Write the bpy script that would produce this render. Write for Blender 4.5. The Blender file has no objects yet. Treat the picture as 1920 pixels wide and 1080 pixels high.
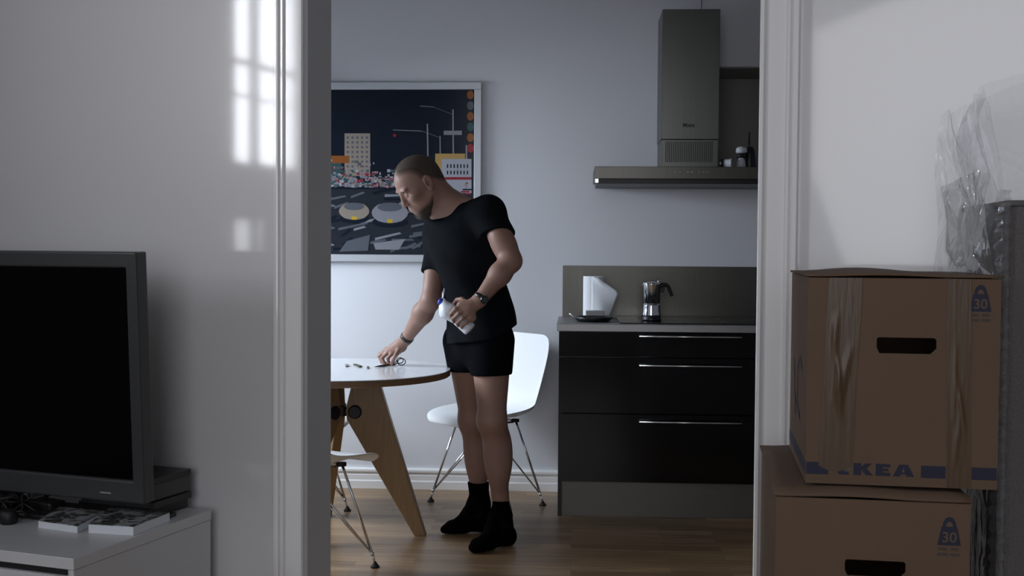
import bpy, math, random
import numpy as np
from mathutils import Vector, Matrix, Euler

random.seed(7)
SC = bpy.context.scene
COL = SC.collection
R = math.radians

# ------------------------------------------------------------------ camera
H, F = 1.25, 2190.0
PITCH, ROLL = 1.99, 0.38
cam = bpy.data.cameras.new('camera')
cam.sensor_width = 36.0
cam.lens = 36.0 * F / 1920.0
cam.clip_start = 0.05
cam_o = bpy.data.objects.new('camera', cam)
COL.objects.link(cam_o)
CM = Matrix.Rotation(R(90 - PITCH), 3, 'X') @ Matrix.Rotation(R(ROLL), 3, 'Z')
cam_o.location = (0, 0, H)
cam_o.rotation_euler = CM.to_euler()
SC.camera = cam_o

SC.view_settings.view_transform = 'Standard'
SC.view_settings.look = 'None'
SC.view_settings.gamma = 1
SC.view_settings.use_curve_mapping = False
SC.view_settings.exposure = -0.12
SC.cycles.use_denoising = True
SC.cycles.max_bounces = 8
SC.cycles.sample_clamp_indirect = 3.0

world = bpy.data.worlds.new('world')
SC.world = world
world.use_nodes = True
bg = world.node_tree.nodes['Background']
bg.inputs[0].default_value = (0.55, 0.68, 0.9, 1)
bg.inputs[1].default_value = 0.6

# kitchen frame K (back wall) and door wall frame W: local x along the wall, local y into it
KA, WA = R(3.0), R(20.0)
KO, WO = Vector((0, 5.98, 0)), Vector((0, 3.05, 0))


def frame(o, a):
    return Matrix.Translation(o) @ Matrix.Rotation(-a, 4, 'Z')


KM, WM = frame(KO, KA), frame(WO, WA)


def lamp(name, loc, target, size, energy, color, size_y=None, spread=180):
    l = bpy.data.lights.new(name, 'AREA')
    l.shape = 'RECTANGLE'
    l.size = size
    l.size_y = size_y or size
    l.energy = energy
    l.color = color
    l.spread = R(spread)
    o = bpy.data.objects.new(name, l)
    COL.objects.link(o)
    o.location = loc
    o.rotation_euler = (Vector(target) - Vector(loc)).to_track_quat('-Z', 'Z').to_euler()
    return o


# daylight standing in the two window openings (kitchen, left; front room, left)
KWIN = (-1.95, -0.16, 0.80, 1.95)     # local y0,y1 z0,z1 in K, wall at local x -1.75
WWIN = (-3.70, -2.90, 1.72, 2.88)     # in W, wall at local x -2.75
RFILL = (0.2, 2.6, 0.72, 3.18)         # in W, opening added for the fill lamp, rear wall at local y -5.6 (x0, x1, z0, z1)
_c = KM @ Vector((-2.75, -1.05, 2.35))
_t = KM @ Vector((-0.75, -1.05, 0.85))
lamp('kitchen_window_daylight', _c, _t, 2.1, 285, (0.80, 0.89, 1.0), 1.3)
_c = WM @ Vector((-3.2, -3.95, 2.5))
lamp('front_window_daylight', _c, WM @ Vector((1.0, -3.95, 2.5)), 1.7, 190, (0.92, 0.94, 1.0), 1.6)
_c = WM @ Vector((-3.2, -3.75, 1.33))
lamp('front_window_low_daylight', _c, WM @ Vector((1.0, -3.75, 1.33)), .9, 10, (0.92, 0.94, 1.0), .45)
_c = WM @ Vector((1.42, -5.62, 1.95))
lamp('rear_fill_light', _c, WM @ Vector((1.42, 0, 1.95)), 2.4, 60, (0.97, 0.96, 1.0), 2.4)  # fill lamp added behind the camera to brighten the right wall


# ------------------------------------------------------------------ pixel -> world
def ray(px, py):
    return CM @ Vector(((px - 960) / F, -(py - 540) / F, -1.0))


def at(px, py, D):
    d = ray(px, py)
    return Vector((0, 0, H)) + d * (D / d.y)


def atz(px, py, z):
    d = ray(px, py)
    return Vector((0, 0, H)) + d * ((z - H) / d.z)


def hit(px, py, M, yl):
    """point on the plane local y = yl of frame M, in local coordinates"""
    Mi = M.inverted()
    o = Mi @ Vector((0, 0, H))
    d = Mi.to_3x3() @ ray(px, py)
    return o + d * ((yl - o.y) / d.y)


# ------------------------------------------------------------------ materials
def lin(c):
    return tuple(((x / 255) / 12.92 if x / 255 <= 0.04045 else ((x / 255 + 0.055) / 1.055) ** 2.4) for x in c)


MATS = {}


def mat(name, col, rough=0.5, metal=0.0, spec=0.5, noise=None, bump=None, coat=0.0, alpha=1.0, transm=0.0,
        stretch=(1, 1, 1), rnoise=None, crough=0.03):
    """noise=(scale, amount) varies the base colour; bump=(scale, strength)"""
    m = bpy.data.materials.new(name)
    m.use_nodes = True
    nt = m.node_tree
    b = nt.nodes['Principled BSDF']
    b.inputs['Base Color'].default_value = (*col, 1)
    b.inputs['Roughness'].default_value = rough
    b.inputs['Metallic'].default_value = metal
    b.inputs['Specular IOR Level'].default_value = spec
    b.inputs['Coat Weight'].default_value = coat
    b.inputs['Coat Roughness'].default_value = crough
    b.inputs['Alpha'].default_value = alpha
    b.inputs['Transmission Weight'].default_value = transm
    tc = nt.nodes.new('ShaderNodeTexCoord')
    mp = nt.nodes.new('ShaderNodeMapping')
    mp.inputs['Scale'].default_value = stretch
    nt.links.new(tc.outputs['Object'], mp.inputs['Vector'])
    if noise:
        n = nt.nodes.new('ShaderNodeTexNoise')
        n.inputs['Scale'].default_value = noise[0]
        n.inputs['Detail'].default_value = 4
        nt.links.new(mp.outputs[0], n.inputs['Vector'])
        mx = nt.nodes.new('ShaderNodeMix')
        mx.data_type = 'RGBA'
        a = noise[1]
        mx.inputs['A'].default_value = (*[max(0, c * (1 - a)) for c in col], 1)
        mx.inputs['B'].default_value = (*[min(1, c * (1 + a)) for c in col], 1)
        nt.links.new(n.outputs['Fac'], mx.inputs['Factor'])
        nt.links.new(mx.outputs['Result'], b.inputs['Base Color'])
    if rnoise:
        n = nt.nodes.new('ShaderNodeTexNoise')
        n.inputs['Scale'].default_value = rnoise[0]
        nt.links.new(mp.outputs[0], n.inputs['Vector'])
        mr = nt.nodes.new('ShaderNodeMapRange')
        mr.inputs['To Min'].default_value = max(0, rough - rnoise[1])
        mr.inputs['To Max'].default_value = rough + rnoise[1]
        nt.links.new(n.outputs['Fac'], mr.inputs['Value'])
        nt.links.new(mr.outputs[0], b.inputs['Roughness'])
    if bump:
        n = nt.nodes.new('ShaderNodeTexNoise')
        n.inputs['Scale'].default_value = bump[0]
        n.inputs['Detail'].default_value = 3
        nt.links.new(mp.outputs[0], n.inputs['Vector'])
        bp = nt.nodes.new('ShaderNodeBump')
        bp.inputs['Strength'].default_value = bump[1]
        bp.inputs['Distance'].default_value = 0.004
        nt.links.new(n.outputs['Fac'], bp.inputs['Height'])
        nt.links.new(bp.outputs[0], b.inputs['Normal'])
    MATS[name] = m
    return m


def wood_floor():
    m = bpy.data.materials.new('oak_floor')
    m.use_nodes = True
    nt = m.node_tree
    b = nt.nodes['Principled BSDF']
    tc = nt.nodes.new('ShaderNodeTexCoord')
    mp = nt.nodes.new('ShaderNodeMapping')
    mp.inputs['Rotation'].default_value = (0, 0, R(3))
    nt.links.new(tc.outputs['Object'], mp.inputs['Vector'])
    br = nt.nodes.new('ShaderNodeTexBrick')
    br.inputs['Scale'].default_value = 1.0
    br.inputs['Brick Width'].default_value = 0.62
    br.inputs['Row Height'].default_value = 0.068
    br.inputs['Mortar Size'].default_value = 0.0008
    br.inputs['Color1'].default_value = (0.36, 0.235, 0.125, 1)
    br.inputs['Color2'].default_value = (0.185, 0.112, 0.058, 1)
    br.inputs['Mortar'].default_value = (0.12, 0.072, 0.04, 1)
    br.inputs['Bias'].default_value = -0.1
    br.offset = 0.37
    nt.links.new(mp.outputs[0], br.inputs['Vector'])
    m2 = nt.nodes.new('ShaderNodeMapping')
    m2.inputs['Scale'].default_value = (1.2, 22, 1)
    nt.links.new(mp.outputs[0], m2.inputs['Vector'])
    n = nt.nodes.new('ShaderNodeTexNoise')
    n.inputs['Scale'].default_value = 2.5
    n.inputs['Detail'].default_value = 6
    n.inputs['Distortion'].default_value = 0.6
    nt.links.new(m2.outputs[0], n.inputs['Vector'])
    mx = nt.nodes.new('ShaderNodeMix')
    mx.data_type = 'RGBA'
    mx.blend_type = 'MULTIPLY'
    mx.inputs['Factor'].default_value = 0.75
    cr = nt.nodes.new('ShaderNodeValToRGB')
    cr.color_ramp.elements[0].position = 0.3
    cr.color_ramp.elements[0].color = (0.5, 0.46, 0.42, 1)
    cr.color_ramp.elements[1].position = 0.7
    cr.color_ramp.elements[1].color = (1.25, 1.25, 1.25, 1)
    nt.links.new(n.outputs['Fac'], cr.inputs[0])
    nt.links.new(br.outputs['Color'], mx.inputs['A'])
    nt.links.new(cr.outputs[0], mx.inputs['B'])
    nt.links.new(mx.outputs['Result'], b.inputs['Base Color'])
    b.inputs['Roughness'].default_value = 0.34
    b.inputs['Specular IOR Level'].default_value = 0.45
    return m


mat('wall_paint', (0.80, 0.80, 0.81), 0.34, coat=1.0, crough=0.06, spec=0.42, bump=(9, 0.012))
mat('kitchen_paint', (0.70, 0.71, 0.745), 0.6, bump=(9, 0.04))
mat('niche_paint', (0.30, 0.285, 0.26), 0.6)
mat('ceiling_paint', (0.45, 0.45, 0.45), 0.7)
mat('bounce_cut_paint', (0.32, 0.32, 0.33), 0.7)  # dark tone given to unseen walls to cut bounced light
mat('gloss_paint', (0.84, 0.84, 0.84), 0.3, coat=0.8, crough=0.06)
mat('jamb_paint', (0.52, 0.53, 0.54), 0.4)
wood_floor_m = wood_floor()
mat('laminate', (0.80, 0.83, 0.86), 0.18, coat=0.3)
mat('oak', (0.27, 0.165, 0.075), 0.45, noise=(7, 0.35), stretch=(14, 14, 1.2))
mat('ply_edge', (0.17, 0.09, 0.04), 0.5, noise=(30, 0.2), stretch=(1, 1, 18))
mat('black_metal', (0.012, 0.012, 0.014), 0.4, metal=0.3)
mat('white_shell', (0.80, 0.82, 0.84), 0.32)
mat('chrome', (0.75, 0.76, 0.78), 0.12, metal=1.0)
mat('black_rubber', (0.01, 0.01, 0.01), 0.7)
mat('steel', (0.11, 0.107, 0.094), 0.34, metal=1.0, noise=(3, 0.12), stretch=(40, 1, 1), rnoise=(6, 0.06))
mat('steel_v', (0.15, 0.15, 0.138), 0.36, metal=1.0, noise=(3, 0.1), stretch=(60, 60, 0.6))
mat('steel_bright', (0.7, 0.7, 0.7), 0.25, metal=1.0)
mat('worktop_steel', (0.33, 0.33, 0.33), 0.42, metal=0.8)
mat('black_gloss', (0.003, 0.003, 0.0035), 0.14, coat=0.0, spec=0.25)
mat('black_glass', (0.006, 0.006, 0.007), 0.08)
mat('plinth', (0.15, 0.145, 0.125), 0.4, metal=0.3)
mat('dark_gap', (0.004, 0.004, 0.004), 0.8)
mat('paper', (0.78, 0.80, 0.84), 0.9, bump=(90, 0.3))
mat('skin', (0.285, 0.165, 0.125), 0.5, noise=(30, 0.10), bump=(160, 0.05), spec=0.35)
mat('hair', (0.062, 0.044, 0.030), 0.8, noise=(180, 0.4), bump=(320, 0.6))
mat('lip', (0.30, 0.13, 0.11), 0.5)
mat('beard', (0.05, 0.036, 0.024), 0.85, noise=(220, 0.5), bump=(320, 0.8))
mat('shirt', (0.0045, 0.0058, 0.0075), 0.9, noise=(40, 0.2), bump=(60, 0.15), spec=0.08)
mat('shorts', (0.0022, 0.0027, 0.0045), 0.9, spec=0.06)
mat('sock', (0.0018, 0.0017, 0.002), 0.95, spec=0.03)
mat('watch_black', (0.012, 0.012, 0.013), 0.3)
mat('watch_glass', (0.05, 0.06, 0.055), 0.1)
mat('bottle_white', (0.74, 0.78, 0.82), 0.3, alpha=1)
mat('blue_cap', (0.02, 0.05, 0.42), 0.35)
mat('tv_frame', (0.06, 0.063, 0.066), 0.33, metal=0.35)
mat('tv_screen', (0.001, 0.001, 0.0012), 0.10, spec=0.15)
mat('white_cabinet', (0.60, 0.61, 0.62), 0.35)
mat('cable_black', (0.008, 0.008, 0.009), 0.5)
mat('case_black', (0.01, 0.01, 0.011), 0.35)
mat('case_grey', (0.05, 0.05, 0.05), 0.4)
mat('book_white', (0.72, 0.75, 0.80), 0.5)
mat('book_blue', (0.02, 0.025, 0.10), 0.5)
mat('cardboard', (0.130, 0.083, 0.052), 0.85, noise=(6, 0.12), bump=(120, 0.08))
mat('cardboard_edge', (0.38, 0.27, 0.19), 0.9)
mat('cardboard_inner', (0.16, 0.10, 0.06), 0.9)
mat('print_blue', (0.014, 0.016, 0.038), 0.7)
mat('print_faint', (0.070, 0.052, 0.045), 0.8)
mat('print_card', (0.115, 0.078, 0.055), 0.8)
mat('tape', (0.105, 0.064, 0.032), 0.36, alpha=0.8, bump=(18, 0.22), stretch=(6, 1, 0.6), spec=0.5)
mat('tweed', (0.13, 0.122, 0.118), 0.95, noise=(260, 0.45), bump=(300, 0.6))
mat('frame_silver', (0.52, 0.54, 0.57), 0.4, metal=0.35)
mat('glass_clear', (0.8, 0.82, 0.85), 0.05, transm=0.9)
mat('porcelain', (0.6, 0.62, 0.66), 0.3)
mat('green_bit', (0.06, 0.065, 0.03), 0.7)
mat('pink_bit', (0.16, 0.09, 0.07), 0.7)
mat('mark_grey', (0.28, 0.28, 0.28), 0.5)
mat('window_frame', (0.75, 0.75, 0.75), 0.4)
M = MATS


def film(key='film', blend=0.07, dif=0.02, rough=0.2):
    m = bpy.data.materials.new('plastic_' + key)
    m.use_nodes = True
    nt = m.node_tree
    nt.nodes.remove(nt.nodes['Principled BSDF'])
    out = nt.nodes['Material Output']
    tr = nt.nodes.new('ShaderNodeBsdfTransparent')
    tr.inputs[0].default_value = (0.95, 0.95, 0.955, 1)
    gl = nt.nodes.new('ShaderNodeBsdfGlossy')
    gl.inputs['Roughness'].default_value = rough
    df = nt.nodes.new('ShaderNodeBsdfDiffuse')
    df.inputs[0].default_value = (0.75, 0.76, 0.78, 1)
    lw = nt.nodes.new('ShaderNodeLayerWeight')
    lw.inputs['Blend'].default_value = blend
    tc = nt.nodes.new('ShaderNodeTexCoord')
    mp = nt.nodes.new('ShaderNodeMapping')
    mp.inputs['Scale'].default_value = (1, 1, 0.5)
    nt.links.new(tc.outputs['Object'], mp.inputs[0])
    n = nt.nodes.new('ShaderNodeTexNoise')
    n.inputs['Scale'].default_value = 14
    n.inputs['Detail'].default_value = 2
    n.inputs['Distortion'].default_value = 1.5
    nt.links.new(mp.outputs[0], n.inputs['Vector'])
    bp = nt.nodes.new('ShaderNodeBump')
    bp.inputs['Strength'].default_value = 0.9
    bp.inputs['Distance'].default_value = 0.02
    nt.links.new(n.outputs['Fac'], bp.inputs['Height'])
    nt.links.new(bp.outputs[0], gl.inputs['Normal'])
    nt.links.new(bp.outputs[0], lw.inputs['Normal'])
    m1 = nt.nodes.new('ShaderNodeMixShader')
    nt.links.new(lw.outputs['Facing'], m1.inputs[0])
    nt.links.new(tr.outputs[0], m1.inputs[1])
    nt.links.new(gl.outputs[0], m1.inputs[2])
    m2 = nt.nodes.new('ShaderNodeMixShader')
    m2.inputs[0].default_value = dif
    nt.links.new(m1.outputs[0], m2.inputs[1])
    nt.links.new(df.outputs[0], m2.inputs[2])
    nt.links.new(m2.outputs[0], out.inputs[0])
    MATS[key] = m


film()
film('film', 0.035, 0.025, 0.3)
film('film_strong', 0.30, 0.06, 0.12)
for _n in ('hair', 'beard'):
    _nt = M[_n].node_tree
    _b = _nt.nodes['Principled BSDF']
    _at = _nt.nodes.new('ShaderNodeAttribute')
    _at.attribute_name = 'coverage'
    _no = _nt.nodes.new('ShaderNodeTexNoise')
    _no.inputs['Scale'].default_value = 420
    _tc = _nt.nodes.new('ShaderNodeTexCoord')
    _nt.links.new(_tc.outputs['Object'], _no.inputs['Vector'])
    _ma = _nt.nodes.new('ShaderNodeMath')
    _ma.operation = 'MULTIPLY_ADD'
    _ma.inputs[1].default_value = 0.7
    _ma.inputs[2].default_value = -0.35
    _nt.links.new(_no.outputs['Fac'], _ma.inputs[0])
    _ad = _nt.nodes.new('ShaderNodeMath')
    _ad.operation = 'ADD'
    _ad.use_clamp = True
    _nt.links.new(_at.outputs['Fac'], _ad.inputs[0])
    _nt.links.new(_ma.outputs[0], _ad.inputs[1])
    _ml = _nt.nodes.new('ShaderNodeMath')
    _ml.operation = 'MULTIPLY'
    _nt.links.new(_ad.outputs[0], _ml.inputs[0])
    _nt.links.new(_at.outputs['Fac'], _ml.inputs[1])
    _sq = _nt.nodes.new('ShaderNodeMath')
    _sq.operation = 'SQRT'
    _nt.links.new(_ml.outputs[0], _sq.inputs[0])
    _nt.links.new(_sq.outputs[0], _b.inputs['Alpha'])


# ------------------------------------------------------------------ mesh builder
class MB:
    def __init__(s):
        s.v, s.f, s.mi = [], [], []

    def add(s, vs, fs, mi=0):
        o = len(s.v)
        s.v += [Vector(p) for p in vs]
        for f in fs:
            s.f.append([i + o for i in f])
            s.mi.append(mi)
        return s

    def box(s, x0, x1, y0, y1, z0, z1, mi=0):
        vs = [(x, y, z) for x in (x0, x1) for y in (y0, y1) for z in (z0, z1)]
        fs = [(0, 1, 3, 2), (4, 6, 7, 5), (0, 4, 5, 1), (2, 3, 7, 6), (0, 2, 6, 4), (1, 5, 7, 3)]
        return s.add(vs, fs, mi)

    def prism(s, poly, fn, a, b, mi=0):
        """poly: 2D points; fn(u, v, t) -> 3D point; extruded t from a to b"""
        n = len(poly)
        vs = [fn(u, v, a) for u, v in poly] + [fn(u, v, b) for u, v in poly]
        fs = [tuple(range(n))[::-1], tuple(range(n, 2 * n))] + [(i, (i + 1) % n, n + (i + 1) % n, n + i) for i in range(n)]
        return s.add(vs, fs, mi)

    def tube(s, pts, r, n=8, mi=0, cap=True):
        pts = [Vector(p) for p in pts]
        rs = r if isinstance(r, (list, tuple)) else [r] * len(pts)
        up = Vector((0, 0, 1))
        rings = []
        prev = None
        for i, p in enumerate(pts):
            t = (pts[min(i + 1, len(pts) - 1)] - pts[max(i - 1, 0)]).normalized()
            if prev is None:
                a = t.cross(up)
                if a.length < 1e-3:
                    a = t.cross(Vector((1, 0, 0)))
            else:
                a = prev - t * prev.dot(t)
            a.normalize()
            prev = a
            b = t.cross(a)
            rings.append([p + (a * math.cos(2 * math.pi * k / n) + b * math.sin(2 * math.pi * k / n)) * rs[i] for k in range(n)])
        vs = [q for rg in rings for q in rg]
        fs = []
        for i in range(len(pts) - 1):
            for k in range(n):
                fs.append((i * n + k, i * n + (k + 1) % n, (i + 1) * n + (k + 1) % n, (i + 1) * n + k))
        if cap:
            fs.append(tuple(range(n))[::-1])
            fs.append(tuple(range((len(pts) - 1) * n, len(pts) * n)))
        return s.add(vs, fs, mi)

    def lathe(s, prof, c=(0, 0, 0), n=32, ax=None, mi=0):
        """prof: list of (r, h); ax: 3x3 matrix columns x,y,axis"""
        c = Vector(c)
        A = ax or Matrix.Identity(3)
        vs = []
        for r_, h in prof:
            for k in range(n):
                t = 2 * math.pi * k / n
                vs.append(c + A @ Vector((r_ * math.cos(t), r_ * math.sin(t), h)))
        fs = []
        for i in range(len(prof) - 1):
            for k in range(n):
                fs.append((i * n + k, i * n + (k + 1) % n, (i + 1) * n + (k + 1) % n, (i + 1) * n + k))
        fs.append(tuple(range(n))[::-1])
        fs.append(tuple(range((len(prof) - 1) * n, len(prof) * n)))
        return s.add(vs, fs, mi)

    def grid(s, P, mi=0):
        """P[i][j] points"""
        a, b = len(P), len(P[0])
        vs = [q for row in P for q in row]
        fs = [(i * b + j, i * b + j + 1, (i + 1) * b + j + 1, (i + 1) * b + j) for i in range(a - 1) for j in range(b - 1)]
        return s.add(vs, fs, mi)

    def build(s, name, m, parent=None, smooth=False, bevel=0, Mx=None, seg=2, fix=True):
        me = bpy.data.meshes.new(name)
        me.from_pydata([tuple(p) for p in s.v], [], s.f)
        ms = m if isinstance(m, (list, tuple)) else [m]
        for q in ms:
            me.materials.append(MATS[q] if isinstance(q, str) else q)
        for p, i in zip(me.polygons, s.mi):
            p.material_index = i
            p.use_smooth = smooth
        if fix:
            import bmesh
            bm = bmesh.new()
            bm.from_mesh(me)
            bmesh.ops.recalc_face_normals(bm, faces=bm.faces)
            bm.to_mesh(me)
            bm.free()
        me.update()
        o = bpy.data.objects.new(name, me)
        COL.objects.link(o)
        if parent is not None:
            o.parent = parent
        if Mx is not None:
            o.matrix_world = Mx
        if bevel:
            b = o.modifiers.new('bevel', 'BEVEL')
            b.width = bevel
            b.segments = seg
            b.limit_method = 'ANGLE'
            b.angle_limit = R(35)
        return o


def axis(d):
    """3x3 matrix whose third column is along d"""
    d = Vector(d).normalized()
    return d.to_track_quat('Z', 'Y').to_matrix()


def empty(name, label, cat, Mx=None, group=None):
    o = bpy.data.objects.new(name, None)
    o.empty_display_size = 0.1
    COL.objects.link(o)
    if Mx is not None:
        o.matrix_world = Mx
    return tag(o, label, cat, group)


def tag(o, label, cat, group=None):
    o['label'] = label
    o['category'] = cat
    if group:
        o['group'] = group
    return o


def struct(o):
    o['kind'] = 'structure'
    return o


def smooth_mod(o, lv=1):
    m = o.modifiers.new('subdivision', 'SUBSURF')
    m.levels = m.render_levels = lv
    return o


def lettering(name, txt, size, m, parent, fn, bold=0.0, align='CENTER', sx=1.0):
    """flat lettering turned into a mesh; fn(x, y) -> local 3D point"""
    cu = bpy.data.curves.new(name, 'FONT')
    cu.body = txt
    cu.size = size
    cu.align_x = align
    cu.offset = bold
    cu.fill_mode = 'BOTH'
    t = bpy.data.objects.new('tmp', cu)
    COL.objects.link(t)
    dg = bpy.context.evaluated_depsgraph_get()
    dg.update()
    me = bpy.data.meshes.new_from_object(t.evaluated_get(dg))
    bpy.data.objects.remove(t)
    bpy.data.curves.remove(cu)
    me.name = name
    for v in me.vertices:
        v.co = fn(v.co.x * sx, v.co.y)
    me.materials.clear()
    me.materials.append(MATS[m])
    o = bpy.data.objects.new(name, me)
    COL.objects.link(o)
    o.parent = parent
    return o


# ================================================================== STRUCTURE
CEIL = 3.25
b = MB()
b.box(-4.5, 5, -3.2, 7.2, -0.05, 0)
struct(b.build('floor', wood_floor_m))
b = MB()
b.box(-4.5, 5, -3.2, 7.2, CEIL, CEIL + 0.1)
struct(b.build('ceiling', 'ceiling_paint'))

# door wall: opening edges read on the casing's front
CF = -0.024
sL = hit(566, 540, WM, CF).x
sLo = hit(511, 540, WM, CF).x
sR = hit(1418, 540, WM, CF).x
sRo = hit(1494, 540, WM, CF).x
HEAD = 2.35
JT = 0.13
b = MB()
b.box(-2.8, sL, 0, JT, 0, CEIL)
b.box(sR + 0.012, 3.2, 0, JT, 0, CEIL)
b.box(sL, sR + 0.012, 0, JT, HEAD, CEIL)
struct(b.build('wall_front', 'wall_paint', Mx=WM))
# jamb lining
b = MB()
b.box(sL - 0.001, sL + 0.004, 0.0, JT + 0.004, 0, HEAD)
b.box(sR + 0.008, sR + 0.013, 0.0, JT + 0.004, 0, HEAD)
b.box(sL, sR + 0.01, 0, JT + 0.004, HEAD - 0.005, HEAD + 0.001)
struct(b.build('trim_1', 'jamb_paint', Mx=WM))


def casing(n, s_in, s_out):
    w = abs(s_out - s_in)
    sg = 1 if s_out > s_in else -1
    pr = [(0, 0), (0, .018), (.003, .023), (.010, .023), (.0135, .015), (.016, .013),
          (w - .034, .013), (w - .033, .018), (w - .030, .021), (w - .024, .021), (w - .021, .015), (w - .0195, .015),
          (w - .017, .024), (w - .013, .026), (w - .004, .026), (w, .020), (w, 0)]
    b = MB()
    b.prism(pr, lambda u, v, t: (s_in + sg * u, -v - 0.0005, t), 0, HEAD + w)
    struct(b.build('trim_%d' % n, 'gloss_paint', Mx=WM))


casing(2, sL, sLo)
casing(3, sR, sRo)
b = MB()
b.box(sL, sR, -0.022, -0.001, HEAD, HEAD + 0.09)
struct(b.build('trim_4', 'gloss_paint', Mx=WM, bevel=0.004))

# kitchen back wall with the niche right of the chimney
nx0 = hit(1346, 200, KM, 0).x
nz1 = hit(1385, 125, KM, 0).z
nz0 = 1.62
nx1 = nx0 + 0.55
b = MB()
b.box(-2.0, nx0, 0, 0.4, 0, CEIL)
b.box(nx1, 2.6, 0, 0.4, 0, CEIL)
b.box(nx0, nx1, 0, 0.4, nz1, CEIL)
b.box(nx0, nx1, 0, 0.4, 0, nz0)
struct(b.build('wall_back', 'kitchen_paint', Mx=KM))
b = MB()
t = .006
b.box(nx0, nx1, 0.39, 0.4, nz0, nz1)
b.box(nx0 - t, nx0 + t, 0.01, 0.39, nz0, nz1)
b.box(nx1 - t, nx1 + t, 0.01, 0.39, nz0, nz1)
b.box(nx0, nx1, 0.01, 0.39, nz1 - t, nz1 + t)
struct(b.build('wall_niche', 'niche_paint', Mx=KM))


def window_wall(name, Mf, x, y0, y1, win, mname, th=0.25, fr=True, n=1):
    b = MB()
    wy0, wy1, wz0, wz1 = win
    b.box(x - th, x, y0, wy0, 0, CEIL)
    b.box(x - th, x, wy1, y1, 0, CEIL)
    b.box(x - th, x, wy0, wy1, 0, wz0)
    b.box(x - th, x, wy0, wy1, wz1, CEIL)
    struct(b.build(name, mname, Mx=Mf))


window_wall('wall_left', KM, -1.75, -2.05, 0.0, KWIN, 'kitchen_paint')
b = MB()
x, th = -2.75, .06
b.box(x - th, x, -5.6, WWIN[0], 0, CEIL)
b.box(x - th, x, WWIN[1], 0.0, 0, CEIL)
b.box(x - th, x, WWIN[0], WWIN[1], 0, 1.22)
b.box(x - th, x, WWIN[0], -3.27, 1.22, WWIN[2])
b.box(x - th, x, -3.27, WWIN[1], 1.40, WWIN[2])
b.box(x - th, x, WWIN[0], WWIN[1], WWIN[3], CEIL)
b.box(x - th - .3, x - th, -5.0, -2.6, 1.56, 1.70)
struct(b.build('wall_side', 'bounce_cut_paint', Mx=WM))


def window_frame(n, Mf, x, win):
    y0, y1, z0, z1 = win
    b = MB()
    t = 0.03
    for a in (y0, y1 - t):
        b.box(x, x + 0.04, a, a + t, z0, z1)
    for a in (z0, z1 - t):
        b.box(x, x + 0.04, y0, y1, a, a + t)
    b.box(x, x + 0.04, (y0 + y1) / 2 - .02, (y0 + y1) / 2 + .02, z0, z1)
    struct(b.build('window_%d' % n, 'window_frame', Mx=Mf))


window_frame(1, KM, -1.79, KWIN)
b = MB()
y0, y1, z0, z1 = WWIN
t = .02
b.box(-2.81, -2.78, y0, y0 + t, z0, z1)
b.box(-2.81, -2.78, y1 - t, y1, z0, z1)
b.box(-2.81, -2.78, y0, y1, z0, z0 + t)
b.box(-2.81, -2.78, y0, y1, z1 - t, z1)
b.box(-2.81, -2.78, -3.20, -3.14, 1.22, z1)
b.box(-2.81, -2.78, y0, y1, 2.31, 2.335)
b.box(-2.81, -2.78, y0, y1, 2.12, 2.13)
struct(b.build('window_2', 'window_frame', Mx=WM))
b = MB()
b.box(2.6, 2.8, -3.2, 0.0, 0, CEIL)
struct(b.build('wall_right', 'bounce_cut_paint', Mx=KM))
b = MB()
b.box(2.6, 2.8, -5.6, 0.0, 0, CEIL)
b.box(-2.75, RFILL[0], -5.8, -5.6, 0, CEIL)
b.box(RFILL[1], 2.8, -5.8, -5.6, 0, CEIL)
b.box(RFILL[0], RFILL[1], -5.8, -5.6, 0, RFILL[2])
b.box(RFILL[0], RFILL[1], -5.8, -5.6, RFILL[3], CEIL)
struct(b.build('wall_rear', 'bounce_cut_paint', Mx=WM))

# baseboard of the kitchen back wall (stepped, as in the photo)
bx1 = hit(1047, 900, KM, -0.0).x
zb = hit(820, 878, KM, 0).z
b = MB()
pr = [(0, 0), (.020, 0), (.020, zb * .36), (.016, zb * .42), (.016, zb * .66), (.012, zb * .69), (.012, zb * .78),
      (.019, zb * .82), (.019, zb * .92), (.012, zb), (0, zb)]
b.prism(pr, lambda u, v, t: (t, -u - 0.0005, v), -1.75, bx1 + 0.02)
struct(b.build('baseboard_back', 'gloss_paint', Mx=KM))


# ================================================================== KITCHEN UNIT
def Kx(px, yl, py=600):
    return hit(px, py, KM, yl).x


def Kz(px, py, yl):
    return hit(px, py, KM, yl).z


WY, DY, TY = -0.60, -0.58, -0.545
cab = empty('kitchen_drawer_cabinet', 'glossy black kitchen drawer unit with three long steel bar handles', 'cabinet', KM)
c0 = Kx(1047, DY, 760)
c1 = Kx(1548, DY, 760)
zt, z1, z2, z3 = 0.866, Kz(1200, 671, DY), Kz(1200, 777, DY), Kz(1200, 906, DY)
b = MB()
b.box(c0, c0 + .018, DY + .02, -.012, 0.0, zt)
b.box(c1 - .018, c1, DY + .02, -.012, 0.0, zt)
b.box(c0 + .018, c1 - .018, DY + .025, -.012, z3, zt)
b.build('carcass', 'black_gloss', cab)
for (za, zb_, hy) in ((z1, zt - .004, 632), (z2, z1, 687), (z3, z2, 793)):
    b = MB()
    b.box(c0, c1, DY, DY + .02, za + .003, zb_ - .001)
    dr = b.build('drawer', 'black_gloss', cab, bevel=.0015)
    hx0, hx1 = Kx(1199, DY - .03, hy), Kx(1391, DY - .03, hy)
    hz = Kz(1295, hy, DY - .03)
    b = MB()
    b.tube([(hx0, DY - .030, hz), (hx1, DY - .030, hz)], .0048, 10)
    for q in (hx0 + .03, hx1 - .03):
        b.tube([(q, DY - .030, hz), (q, DY + .001, hz)], .004, 8)
    b.build('handle', 'steel_bright', dr, smooth=True)
b = MB()
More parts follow.
